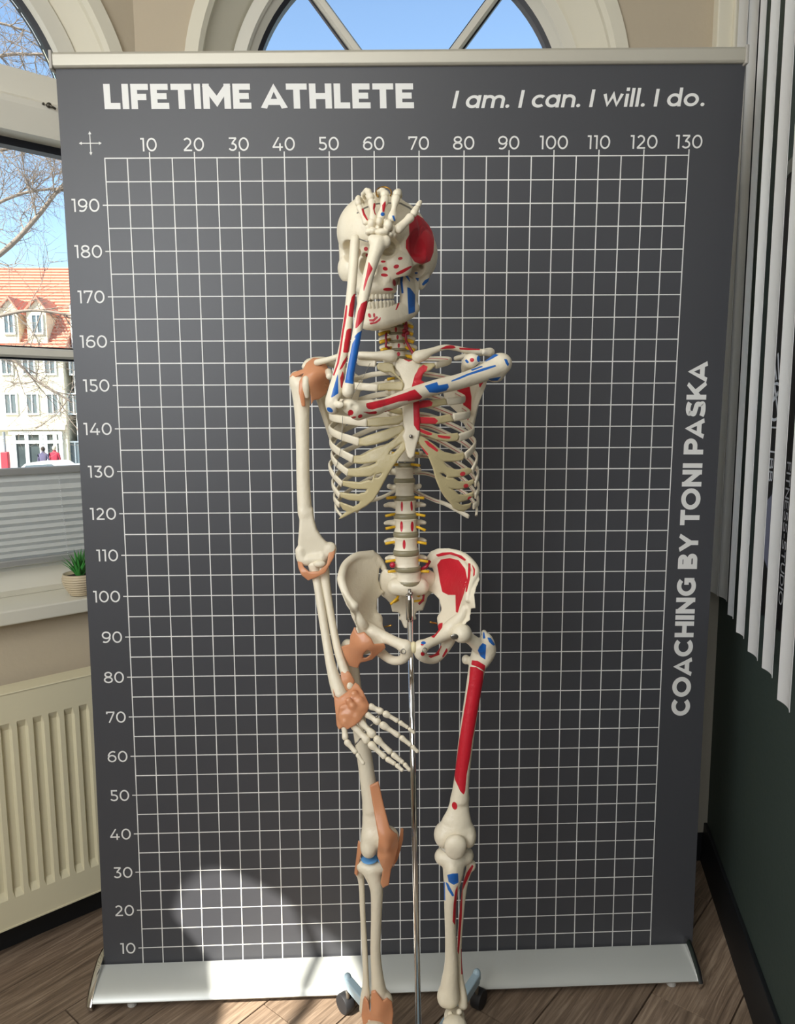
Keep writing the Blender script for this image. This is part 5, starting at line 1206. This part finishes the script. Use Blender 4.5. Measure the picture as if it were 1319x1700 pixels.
# left radius and ulna, rising in front of the face
s_ = Solid(); s_.chain(ch('P', [(628,403,-.505,13),(626,410,-.507,12.6),(620,428,-.512,10.6),(612,455,-.518,9.6),(605,487,-.522,9),(598,520,-.526,8.2),(592,555,-.530,7.8),(586,590,-.533,7.6),(580.5,622,-.536,7.4),(579,636,-.537,8)]), k=.003)
s_.cone(W(578.5,641,-.538), W(577.5,650,-.538), .0098, .0102, k=.003); s_.ell(W(641,401,-.505), (.0075,.008,.010), k=.005); s_.ell(W(618,398,-.506), (.008,.009,.008), k=.004)
mk(s_, 'radius', [PG('red','J',(380,403),(427,485),(370,600),(320,760),(314,758),(320,690),(350,560)), PG('red','J',(357,873),(362,900),(337,1080),(235,1203),(218,1208),(222,1160),(250,1000),(290,910)),
  PG('blue','K',(512,65),(505,200),(445,400),(405,700),(375,802),(268,782),(290,650),(330,450),(370,250),(440,130)), PG('blue','J',(312,1230),(300,1319),(200,1319),(250,1265))])
s_ = Solid(); s_.chain(ch('P', [(589.5,396,-.478,7),(589,402,-.48,8),(587,430,-.486,8),(584.5,465,-.494,7.8),(581,500,-.502,7.8),(577,535,-.510,8.2),(572,570,-.517,8.6),(566,600,-.524,9),(560,630,-.530,10),(556,650,-.534,12),(553,668,-.534,11.5),(552,678,-.530,10)]), k=.004)
s_.ell(W(553,668,-.532), (.0125,.014,.017), k=.005); s_.ell(W(566,672,-.545), (.010,.010,.0075), k=.004)
s_.ell(q3('K',265,1090,-.536), (.0145,.016,.0135), k=.003, sg=-1)
mk(s_, 'ulna', [PG('red','J',(200,795),(228,788),(228,820),(212,1000),(200,1060),(180,1072),(133,1062),(150,930),(175,830)), PG('red','J',(104,930),(119,932),(107,1080),(62,1319),(45,1319),(83,1080)), PG('red','K',(243,0),(262,0),(205,400),(182,520),(117,688),(103,682),(160,520),(190,350)),
  PG('red','K',(300,58),(372,48),(358,250),(322,372),(243,372),(265,200)), PG('red','J',(110,1240),(140,1215),(185,1215),(185,1319),(95,1319)), PG('red','K',(306,408),(290,480),(230,582),(188,618),(240,500)), PG('red','K',(238,628),(252,700),(243,860),(213,852),(203,720)),
  PG('blue','K',(170,665),(174,930),(75,995),(108,870)), EL('blue','K',60,1158,46,26,.6)])
seg('tie_wire', [q3('J',265,125,-.492), q3('J',310,140,-.50), q3('J',370,152,-.51)], .0011, STEEL)
# ---- a finger bone: shaft with swollen ends
def fbone(name, A, B, ra, rm, rb, par, paints=(), fy=0.9, h=0.0011):
    A = np.array(A); B = np.array(B); s_ = Solid()
    L_ = np.linalg.norm(B-A); d_ = (B-A)/L_; A2 = A+d_*min(ra*.62, L_*.25); B2 = B-d_*min(rb*.7, L_*.25); D2 = B2-A2
    s_.chain([(*A2, ra*.93), (*(A2+D2*.13), ra*.88), (*(A2+D2*.34), rm*1.06), (*(A2+D2*.62), rm), (*(A2+D2*.84), rb*.82), (*B2, rb*.88)], fy=fy, k=.0008, sub=2)
    return s_.make(name, BONE, par, h=h, paints=paints)
def fingers(crop, par, table, paintmap={}):
    for i, (nm, pts, rad) in enumerate(table):
        for j in range(len(pts)-1):
            if pts[j] is None or pts[j+1] is None: continue
            a, b_ = pts[j], pts[j+1]; A = q3(crop, *a); B = q3(crop, *b_); g = (B-A)*0.03; u = PXS(*cp(crop, a[0], a[1]), a[2])
            ra, rm, rb = rad[j]; fbone('metacarpal' if j == 0 else 'phalanx', A+g, B-g, ra*u, rm*u, rb*u, par, paintmap.get((i, j), ()))
# ================================================================== left hand on the forehead
hand = Solid()
for (x, y, rx, ry, d) in ((530,705,100,52,-.505),(610,610,66,80,-.508),(490,560,50,62,-.502),(385,590,58,70,-.498),(405,690,60,48,-.500),(338,700,45,50,-.494),(680,680,42,75,-.497),(690,745,45,40,-.494),(330,650,40,40,-.492),(560,560,40,50,-.495),(640,740,50,40,-.498),(470,650,50,50,-.494),(430,640,60,60,-.488),(580,680,90,60,-.488)):
    u = PXS(600, 370, d)/8.244; hand.ell(q3('I', x, y, d), (rx*u*1.0, .009, ry*u*1.0), k=.0003)
hl = hand.make('carpal_bones', BONE, sk_root, h=.0011)
fingers('I', hl, [
  ('little', [(325,600,-.495),(205,335,-.487),(192,225,-.478),(265,290,-.452)], [(6.8,4.2,6.4),(6.4,4.6,5.4),(4.5,3.5,3.5)]),
  ('ring',   [(410,560,-.500),(380,250,-.490),(325,125,-.476),(255,195,-.455),(300,260,-.445)], [(7,4.2,7.6),(7.4,5.2,6.6),(5,4,4.5),(4,3,3)]),
  ('middle', [(500,540,-.503),(575,205,-.492),(530,130,-.474),(470,160,-.455),(455,230,-.445)], [(7.4,4.6,8.4),(8,6,6.6),(5,4,4.5),(4,3,3)]),
  ('index',  [(655,560,-.502),(725,190,-.490),(755,150,-.470),(785,230,-.45)], [(8,4.6,8.4),(8,6,7),(5,4,4)]),
  ('thumb',  [(720,690,-.500),(950,470,-.492),(1010,355,-.484),(1058,275,-.478)], [(8.5,6.5,8.5),(7,5.5,6),(5,4,4)])],
  {(0,0): [PG('red','I',(248,385),(275,380),(300,470),(335,540),(318,540),(270,470))], (1,0): [PG('red','I',(412,310),(434,310),(440,470),(425,450),(405,380))],
   (2,0): [PG('red','I',(530,335),(572,278),(575,330),(555,425),(535,425)), EL('blue','I',535,458,27,25)], (3,0): [PG('blue','I',(665,480),(690,478),(708,548),(692,552))], (4,0): [PG('blue','I',(930,428),(970,430),(985,478),(960,470))]})
b = MB(); rng = [q3('I', 550+105*math.cos(a), 165-80*math.sin(a), -.462+.012*math.sin(a)) for a in [math.radians(-30+i*15) for i in range(18)]]
b.tube(rng, .0013, 6); b.build('brass_wire', BRASS, hl, smooth=True)
# ================================================================== right forearm and hand
s_ = Solid(); s_.chain(ch('P', [(521,938,-.365,10),(522,948,-.366,8.5),(526,965,-.37,7.2),(533,1010,-.385,7),(540,1055,-.40,7),(549,1105,-.42,8.2),(557,1132,-.430,11),(563,1150,-.437,12)]), k=.004)
s_.ell(W(565,1152,-.437), (.013,.010,.008), k=.004); mk(s_, 'radius')
s_ = Solid(); s_.chain(ch('P', [(533,930,-.352,9),(536,945,-.360,10),(539,965,-.366,8.5),(545,1000,-.378,7),(553,1045,-.392,6.5),(562,1085,-.41,6.8),(571,1112,-.42,7.5),(580,1138,-.43,8)]), k=.004)
s_.ell(W(530,936,-.375), (.012,.008,.007), k=.004); mk(s_, 'ulna')
lig([[(88,285),(112,268),(135,318),(175,347),(235,340),(285,300),(300,210),(325,183),(342,208),(332,260),(302,312),(277,352),(215,382),(165,407),(122,372),(96,322)]], 'E', -.375,
    [(90,285,-.366),(330,190,-.362),(300,300,-.376),(215,360,-.386),(120,350,-.380),(165,400,-.380)], .0026, label='orange elbow ligament')
lig([[(225,530),(245,525),(265,560),(262,600),(235,590)]], 'E', -.385, [(225,530,-.386),(262,600,-.390),(240,560,-.390)], .002)
# wrist
cr = Solid()
for (x, y, r, d) in ((370,170,60,-.450),(440,260,62,-.455),(300,260,60,-.452),(240,340,60,-.456),(350,310,65,-.462),(440,360,60,-.462),(330,420,62,-.465),(230,440,60,-.462),(520,330,50,-.462),(250,500,55,-.468),(400,440,55,-.468)):
    u = PXS(590, 1170, d)/7.759; cr.ell(q3('O', x, y, d), (r*u, .0085, r*u*0.95), k=.0015)
cb_ = cr.make('carpal_bones', BONE, sk_root, h=.0014)
fingers('O', cb_, [
  ('thumb', [(235,540,-.470),(258,770,-.482),(405,940,-.492),(497,1085,-.500)], [(6,4.6,6.2),(6,4,5),(4.4,3.1,4)]),
  ('index', [(340,560,-.472),(560,800,-.486),(780,1000,-.496),(905,1080,-.502),(1000,1165,-.508)], [(6.5,5.2,8),(7,4.2,5.6),(5.2,4,4.4),(4.2,3.1,3.8)]),
  ('middle', [(430,500,-.470),(635,725,-.484),(855,940,-.492),(1010,1065,-.498),(1095,1165,-.502)], [(6.5,4.6,8),(7,4.4,5.8),(5.4,4.2,4.6),(4.3,3.2,4)]),
  ('ring', [(510,420,-.468),(705,550,-.478),(960,720,-.484),(1110,840,-.488),(1195,925,-.490)], [(6,4.4,7),(6.8,4.2,5.6),(5.2,3.8,4.4),(4.2,3.1,3.8)]),
  ('little', [(555,320,-.464),(745,410,-.470),(945,530,-.474),(1070,610,-.476),(1150,680,-.478)], [(6,4.2,6.5),(6.2,3.6,4.6),(4.6,3.4,3.8),(3.7,2.9,3.4)])])
for (p, q) in (((640,475,-.478),(695,437,-.474)),((572,585,-.482),(622,556,-.480)),((488,640,-.482),(525,668,-.484)),((372,835,-.49),(455,742,-.488))):
    seg('hand_pin', [q3('O', *p), q3('O', *q)], .0013, STEEL, cb_, 6)
lig([[(60,30),(75,90),(100,240),(130,420),(145,560),(178,605),(240,545),(285,582),(330,550),(390,515),(470,440),(540,370),(562,300),(490,170),(430,95),(380,70),(330,130),(270,172),(160,247),(115,235),(95,130)]], 'O', -.465,
    [(60,30,-.435),(175,600,-.474),(285,580,-.480),(540,370,-.470),(430,95,-.452),(270,180,-.458),(160,247,-.456),(320,380,-.4755),(450,280,-.468),(240,400,-.472)], .0026, extra=lambda s_: [s_.ell(q3('O', x, y, d), (r, .0048, r), k=.007) for (x, y, r, d) in ((300,260,.0065,-.4735),(440,265,.0075,-.468),(350,330,.006,-.477),(230,360,.0075,-.472),(420,380,.007,-.474),(300,440,.007,-.477),(220,460,.0075,-.474),(490,340,.006,-.47),(370,170,.0065,-.462),(400,470,.006,-.477),(250,540,.006,-.478))], label='translucent orange wrist ligaments')
lig([[(400,990),(440,1010),(470,1060),(440,1130),(410,1120),(380,1050),(375,1010)]], 'E', -.425, [(400,990,-.424),(470,1060,-.430),(410,1120,-.436),(430,1050,-.433)], .002)
# ================================================================== pelvis
s_ = Solid()
IR = [(105,430),(108,385),(135,310),(170,280),(215,258),(330,258),(372,300),(402,345),(372,392),(365,470),(385,540),(412,560),(358,592),(352,650),(372,705),(420,770),(395,800),(340,815),(270,775),(225,720),(205,660),(195,600),(150,540),(118,480)]
s_.plate([outline('D', IR, -.38)], ctrl('D', [(105,430,-.408),(135,310,-.372),(215,258,-.345),(330,258,-.322),(402,345,-.312),(368,440,-.318),(400,555,-.325),(355,640,-.352),(200,610,-.428),(225,720,-.425),(380,780,-.405),(260,430,-.350),(270,560,-.372),(180,430,-.375)]), .0042, rnd=.003)
s_.chain(ch('D', [(400,345,-.312,5),(370,290,-.314,5),(330,262,-.32,5),(215,262,-.345,6),(140,315,-.37,6.5),(112,390,-.40,7),(112,440,-.412,7),(150,535,-.424,6.5),(195,600,-.430,7)]), k=.004)
s_.chain(ch('D', [(195,600,-.43,7),(205,650,-.424,8),(235,705,-.425,9),(250,730,-.42,10)]), k=.005)
s_.chain(ch('D', [(270,770,-.40,16),(310,780,-.41,14),(400,815,-.42,10),(480,850,-.435,9),(545,880,-.442,11)]), k=.006)
s_.chain(ch('D', [(350,690,-.365,10),(330,760,-.38,14),(300,800,-.385,16)]), k=.006)
s_.chain(ch('D', [(550,885,-.442,11),(555,925,-.440,10),(520,970,-.432,7.5),(455,972,-.415,7.5),(390,930,-.395,8),(345,880,-.385,11),(310,820,-.385,14)]), k=.006)
mk(s_, 'hip_bone')
s_ = Solid()
IL = [(705,330),(740,275),(790,245),(860,232),(930,250),(990,300),(1030,350),(1035,390),(1005,430),(985,470),(988,550),(968,565),(960,640),(925,680),(870,720),(800,740),(785,700),(802,640),(790,590),(755,562),(702,545),(745,500),(767,440),(752,380),(722,345)]
s_.plate([outline('D', IL, -.38)], ctrl('D', [(705,330,-.312),(740,275,-.316),(860,232,-.345),(990,300,-.375),(1035,380,-.40),(985,470,-.420),(980,555,-.432),(960,640,-.420),(880,720,-.408),(800,740,-.39),(790,620,-.355),(702,545,-.325),(762,440,-.318),(880,400,-.354),(880,540,-.375)]), .0042, rnd=.003)
s_.chain(ch('D', [(720,320,-.313,5),(760,262,-.32,5.5),(860,240,-.345,6),(940,260,-.36,6.5),(1000,315,-.38,7),(1028,370,-.402,6.5),(1000,440,-.418,6),(982,500,-.43,5.5),(975,555,-.434,6)]), k=.004)
s_.chain(ch('D', [(955,620,-.424,7),(925,680,-.420,9.5),(870,735,-.412,12),(830,780,-.412,13),(770,825,-.425,9),(700,858,-.438,9),(655,880,-.442,11)]), k=.006)
s_.chain(ch('D', [(800,690,-.365,9),(820,750,-.385,12),(845,790,-.40,13)]), k=.006)
s_.chain(ch('D', [(650,890,-.442,11),(650,930,-.440,10),(695,965,-.430,7.5),(755,962,-.415,7.5),(810,905,-.40,8),(845,830,-.395,11)]), k=.006)
mk(s_, 'hip_bone', [PG('red','D',(765,320),(790,285),(850,275),(910,290),(955,350),(970,430),(945,520),(920,590),(904,648),(893,642),(890,525),(840,525),(800,505),(785,440)), PG('red','D',(755,252),(800,238),(860,234),(930,258),(962,287),(952,292),(900,262),(850,248),(770,264)),
  PG('red','D',(978,310),(990,312),(992,360),(986,420),(966,505),(958,505),(974,400)), PG('red','D',(1003,320),(1022,350),(1020,390),(1010,400),(1014,360)), PG('red','D',(725,812),(745,770),(780,722),(800,717),(797,750),(742,820)), PG('red','D',(690,922),(755,905),(785,865),(793,880),(770,930),(712,935)),
  PG('red','D',(703,945),(775,918),(779,935),(720,957)), PG('red','D',(798,948),(830,888),(834,910),(806,952)), EL('red','D',665,930,13,13), EL('blue','D',670,854,16,9), EL('red','D',662,866,10,6)])
s_ = Solid()
SA = [(402,345),(480,370),(565,360),(650,370),(700,345),(752,380),(767,440),(745,500),(702,545),(690,600),(675,655),(632,662),(620,690),(630,715),(600,722),(560,770),(540,765),(520,722),(500,715),(520,690),(500,670),(460,668),(445,600),(412,560),(385,540),(365,470),(372,392)]
s_.plate([outline('D', SA, -.315)], ctrl('D', [(402,345,-.312),(752,380,-.312),(565,400,-.335),(385,540,-.302),(702,545,-.302),(565,560,-.296),(560,650,-.285),(550,765,-.30),(460,668,-.282),(675,655,-.282)]), .008, rnd=.005)
s_.chain(ch('D', [(480,470,-.34,14),(565,470,-.342,16),(650,470,-.34,14)]), k=.008)
for (x, y) in ((487,480),(500,535),(508,590),(630,470),(640,530),(632,590)): s_.ell(q3('D', x, y, -.318), (.0045,.012,.0045), k=.003, sg=-1)
sac = mk(s_, 'sacrum')
for pts in (((487,475,-.33),(485,492,-.336)),((505,520,-.322),(490,550,-.332),(445,590,-.34)),((498,560,-.32),(470,575,-.33)),((632,470,-.33),(645,478,-.338)),((615,520,-.325),(640,535,-.334)),((610,570,-.318),(650,565,-.33),(672,565,-.335))): nerve([q3('D', *p) for p in pts], .0024, sac)
seg('sacral_artery', [q3('D', 640,510,-.335), q3('D',672,530,-.338), q3('D',668,560,-.338), q3('D',640,588,-.334)], .0024, ARTERY, sac)
seg('iliac_artery', [q3('D', 655,352,-.345), q3('D',690,332,-.348), q3('D',712,295,-.34)], .0034, ARTERY, sac)
s_ = Solid(); s_.ell(q3('D',603,885,-.444), (.0065,.009,.011), k=0); s_.make('pubic_symphysis', mat('pale_yellow_cartilage', (224,212,170), 0.4), sk_root, h=.0014)
for x in (532, 678):
    b = MB(); b.tube([q3('D', x+16*math.cos(a), (912 if x < 600 else 905)+16*math.sin(a), -.4545) for a in [i*math.pi/8 for i in range(17)]], .0009, 6); b.build('screw_ring', STEEL, sk_root, smooth=True)
for pts in (((405,745,-.385),(450,735,-.40)),((715,712,-.392),(760,722,-.385))): seg('hip_pin', [q3('D', *p) for p in pts], .0016, BRASS)
lig([[(105,890),(165,850),(170,790),(200,722),(222,765),(265,752),(312,790),(330,827),(400,830),(410,862),(362,910),(320,960),(240,985),(222,1032),(160,1022),(130,960)]], 'D', -.42,
    [(105,890,-.408),(200,725,-.437),(270,760,-.443),(310,790,-.447),(405,850,-.445),(320,955,-.430),(200,1025,-.414),(240,880,-.448),(300,880,-.451),(150,940,-.418)], .0028, holes=[[(262,900),(285,868),(305,880),(308,912),(280,940),(258,940)]], label='orange hip joint capsule')
# ================================================================== legs
def leg_bone(name, prims, paints=(), m=None, h=.0017):
    s_ = Solid()
    for (kind, *a) in prims:
        if kind == 'c': s_.chain(ch('P', a[0]), fy=a[1] if len(a) > 1 else 1.0, k=.005)
        elif kind == 'e': (px, py, d, rx, ry, rz) = a; u = PXS(px, py, d); s_.ell(W(px, py, d), (rx*u, ry*u, rz*u), k=.010)
        elif kind == 'x': (px, py, d, rx, ry, rz) = a; u = PXS(px, py, d); s_.ell(W(px, py, d), (rx*u, ry*u, rz*u), k=.004, sg=-1)
    return s_.make(name, m or BONE, sk_root, h=h, paints=paints)
leg_bone('femur', [('e',606,1068,-.392,18,18,18), ('c',[(604,1070,-.392,12),(592,1080,-.388,12),(580,1088,-.384,14)]), ('c',[(577,1072,-.378,11),(579,1090,-.38,14),(583,1115,-.383,13.5),(588,1150,-.388,12.5),(594,1190,-.393,12),(603,1245,-.398,12.5),(611,1300,-.402,13.2),(617,1340,-.404,15)]),
  ('c',[(617,1340,-.404,15),(621,1365,-.406,20),(624,1380,-.407,22)],.7), ('e',612,1405,-.41,14.5,20,18), ('e',614,1388,-.41,14,16,18), ('e',646,1392,-.404,16,18,20), ('e',628,1388,-.412,20,15,18)])
leg_bone('femur', [('e',766,1051,-.428,16.5,16.5,16.5), ('c',[(769,1053,-.426,11.5),(782,1062,-.416,9.5),(795,1073,-.402,12)]), ('e',807,1072,-.396,13,14,20), ('c',[(803,1050,-.394,4.5),(808,1062,-.394,8),(810,1080,-.394,13),(800,1096,-.39,14)]), ('e',773,1095,-.38,7,8,8),
  ('c',[(797,1080,-.39,14),(792,1105,-.389,14),(785,1150,-.392,13),(778,1195,-.396,12.6),(772,1240,-.40,12.4),(767,1285,-.403,12.4),(763,1325,-.405,14.5)]), ('c',[(763,1325,-.405,14.5),(760,1350,-.407,19),(757,1370,-.408,26)],.62),
  ('e',735,1386,-.405,15,20,20), ('e',777,1386,-.405,13,20,20), ('e',756,1382,-.412,22,15,16), ('x',756,1402,-.438,7,8,12)],
  [PG('blue','D',(1043,907),(1055,880),(1075,857),(1098,868),(1092,967),(1062,947)), PG('blue','D',(1108,818),(1130,822),(1160,868),(1148,872),(1120,848)), PG('blue','D',(1078,783),(1086,783),(1093,822),(1078,824)),
   PG('red','D',(1003,975),(1040,978),(1092,1010),(1087,1047),(1050,1022),(998,1002)), ('red', [cp('D',990,1018), cp('D',1030,1022), cp('D',1080,1052), cp('D',1078,1113), cp('F',880,0), cp('F',867,100), cp('F',847,200), cp('F',838,300), cp('F',830,322), cp('F',810,302), cp('F',778,232), cp('F',775,200), cp('F',790,100), cp('F',803,0), cp('D',983,1113)]), EL('red','F',775,390,15,23,-.2)])
lt = tag(Solid().ell(W(754,1057,-.444), (.0075,.0018,.0055), k=0).make('hip_clasp', STEEL, sk_root, h=.0009), None)
leg_bone('patella', [('e',755.5,1408,-.438,17.5,9,20), ('e',756,1400,-.438,16,9,13)])
leg_bone('patella', [('e',641,1402,-.438,15,9,17)])
leg_bone('tibia', [('c',[(735,1422,-.40,14),(753,1424,-.402,16),(772,1420,-.398,14)],1.1), ('c',[(753,1428,-.405,19),(752,1448,-.41,17),(749,1475,-.412,12.5),(747,1506,-.41,10),(748,1562,-.40,9.5),(748.5,1603,-.395,11.5),(746,1635,-.39,15),(746,1655,-.388,17)]), ('e',735,1655,-.39,9,12,14), ('e',750,1446,-.425,8,7,12)],
  [PG('blue','F',(732,806),(760,798),(795,797),(798,850),(770,864),(740,846)), PG('blue','F',(722,850),(735,856),(772,928),(762,934),(735,892)), PG('blue','F',(708,845),(716,850),(718,960),(712,950)), PG('red','F',(780,900),(793,870),(786,980),(777,1105),(764,1085),(770,980))])
leg_bone('fibula', [('e',782,1436,-.385,7.5,9,9), ('c',[(781,1438,-.385,6),(775,1455,-.384,4.4),(770,1480,-.384,4),(765,1525,-.382,4),(762,1575,-.380,4),(764,1620,-.380,4.4),(768,1650,-.382,6.5),(768,1668,-.384,8)])],
  [PG('red','F',(850,790),(880,745),(888,752),(862,810),(835,870),(822,900),(818,1050),(800,1282),(792,1262),(803,1050),(812,880)), PG('red','F',(815,1250),(822,1252),(824,1400),(816,1402))])
leg_bone('tibia', [('c',[(602,1437,-.40,10.5),(617,1438,-.404,12),(634,1437,-.402,10.5)],1.3), ('c',[(617,1446,-.406,15),(621,1460,-.41,12.2),(625,1480,-.412,10.5),(624.5,1520,-.408,9),(623,1575,-.40,8.6),(625,1610,-.395,9.5),(628,1640,-.39,12),(630,1660,-.388,16)]), ('e',642,1662,-.39,9,12,14)])
leg_bone('fibula', [('e',597,1446,-.385,8,9,9), ('c',[(597,1448,-.385,6.5),(600,1470,-.384,5),(602,1520,-.382,4.6),(605,1575,-.380,4.8),(607,1625,-.380,5),(606,1655,-.382,8),(605,1675,-.384,9)])])
s_ = Solid(); s_.ell(q3('F',264,710,-.408), (.0165,.017,.0030), k=0); s_.ell(q3('F',350,704,-.402), (.014,.018,.0032), k=0); s_.make('meniscus', MENI, sk_root, h=.0014)
s_ = Solid(); s_.chain(ch('P', [(736,1405,-.40,5),(753,1407,-.405,6),(773,1404,-.40,5)]), fy=3.0, k=.003); s_.make('meniscus', mat('grey_knee_cartilage', (206,200,184), .4), sk_root, h=.0016)
lig([[(265,298),(320,275),(350,400),(385,510),(430,560),(442,620),(420,700),(395,770),(382,880),(345,902),(330,870),(345,770),(310,690),(318,560),(290,430)]], 'F', -.44,
    [(290,290,-.422),(330,430,-.434),(370,560,-.452),(375,640,-.456),(350,700,-.450),(430,600,-.436),(315,660,-.440),(370,800,-.436),(355,890,-.430)], .0028, label='orange knee tendon')
lig([[(195,588),(217,600),(222,640),(202,720),(192,812),(172,800),(186,680)]], 'F', -.40, [(200,590,-.405),(215,640,-.408),(185,800,-.400),(190,700,-.404)], .002)
lig([[(452,520),(470,528),(466,590),(432,700),(402,745),(420,660),(440,580)]], 'F', -.40, [(460,520,-.40),(440,640,-.408),(410,740,-.41),(465,580,-.402)], .002)
lig([[(275,1520),(300,1510),(345,1560),(370,1550),(400,1580),(408,1640),(395,1720),(330,1760),(240,1760),(215,1680),(225,1590),(235,1560),(258,1580),(268,1640)]], 'F', -.41,
    [(290,1515,-.405),(400,1600,-.405),(300,1640,-.418),(230,1600,-.395),(230,1740,-.41),(380,1740,-.42)], .0026, label='orange ankle ligaments')
def foot(x, y, e):
    s_ = Solid(); P = lambda dx, dy, d: (x+dx, y+dy, d)
    s_.ell(W(x, y+8, -.39), (.021,.026,.015), k=0); s_.ell(W(x-e*2, y+26, -.345), (.02,.036,.018), k=.006); s_.ell(W(x, y+22, -.43), (.024,.022,.015), k=.005)
    for i in range(5):
        a = (i-2)*9*e; A = W(x+a*.6, y+30, -.445); B = W(x+a*1.3, y+56, -.505); C_ = W(x+a*1.6, y+72, -.545)
        s_.chain([(*A, .0075), (*((A+B)/2), .005), (*B, .0065), (*((B+C_)/2), .004), (*C_, .0045)], k=.002)
    for (dx, dy, dz, r) in ((8,0,-.405,.006),(-7,4,-.408,.006),(2,12,-.412,.007),(12,12,-.402,.006)): s_.ell(W(x+dx, y+dy, dz), r, k=.003)
    return s_.make('foot_bones', BONE, sk_root, h=.0018)
foot(754, 1680, 1); foot(622, 1690, -1)
# ================================================================== the stand
POLEX = W(690, 1700, -.365)[0]
stand = tag(empty('skeleton_stand', (0.022, -0.365, 0)), 'chrome pole stand on a light blue five-arm base with black casters behind the skeleton', 'stand')
STB = mat('light_blue_stand_enamel', (176,200,212), 0.35); RUB = mat('black_caster_rubber', (34,34,36), 0.6, var=0.1, scale=30)
top = W(679.5, 985, -.372); mid = W(680.5, 1027, -.372); bot = np.array([0.022, -0.365, 0.09])
MB().tube([bot, mid], .0060, 20).build('pole', CHROME, stand, smooth=True)
b = MB(); b.tube([mid-np.array([0,0,.002]), top+np.array([0,0,-.012]), top+np.array([0,0,-.004])], [.0076,.0076,.005], 20); b.build('socket', CHROME, stand, smooth=True, angle=40)
b = MB(); b.tube([top+np.array([0,0,-.006]), top+np.array([0,0,.008])], [.004,.003], 10); b.sphere(top+np.array([.003,-.002,0]), .004); b.sphere(top+np.array([-.004,-.001,-.004]), .0035); b.build('pole_screw', STEEL, stand, smooth=True)
MB().lathe((0.022,-0.365,0.07), [(.018,0),(.024,.004),(.024,.03),(.018,.036),(.011,.05),(.009,.06)], 24).build('hub', STB, stand, smooth=True, angle=40)
for k in range(5):
    a = math.radians(90-36+72*k) if k == 0 else math.radians(54+72*k)
    tip = [np.array([.178,-.127,.095]), np.array([-.132,-.125,.095])][k] if k < 2 else np.array([.022+.275*math.cos(a), -.365+.275*math.sin(a), .095])
    c = np.array([.022,-.365,.085]); d = tip-c; d /= np.linalg.norm(d); sd = np.array([-d[1], d[0], 0]); sd /= np.linalg.norm(sd); up = np.cross(d, sd)*-1; up = np.array([0,0,1.0])
    b = MB(); A = [c+sd*.011+up*.011, c-sd*.011+up*.011, c-sd*.011-up*.011, c+sd*.011-up*.011]; B = [tip+sd*.0095+up*.006, tip-sd*.0095+up*.006, tip-sd*.0095-up*.020, tip+sd*.0095-up*.020]
    b.prism(A, B); b.build('base_arm', STB, stand, bevel=.003)
    b = MB(); b.lathe(tip-np.array([0,0,.012]), [(.008,0),(.0095,.003),(.0095,.016),(.008,.022),(.004,.026)], 18); b.build('arm_knob', STB, stand, smooth=True, angle=50)
    wx = d*.012; wc = np.array([tip[0], tip[1], .024])+np.array([d[0], d[1], 0])*.012
    ax_ = np.array([-d[1], d[0], 0])*.6+np.array([d[0], d[1], 0])*.8*(1 if k == 0 else 1); ax_ = sd
    if k < 2: ax_ = np.array([.80, -.6*(1 if k == 0 else -1), 0])
    ax_ = ax_/np.linalg.norm(ax_)
    b = MB(); b.lathe(wc-ax_*.012, [(.016,-.001),(.022,0),(.024,.004),(.024,.020),(.022,.024),(.016,.025)], 28, ax_); cs = b.build('caster_wheel', RUB, stand, smooth=True, angle=40)
    MB().tube([tip-np.array([0,0,.012]), np.array([tip[0], tip[1], .046]), wc], .0045, 8).build('caster_stem', STEEL, stand, smooth=True)
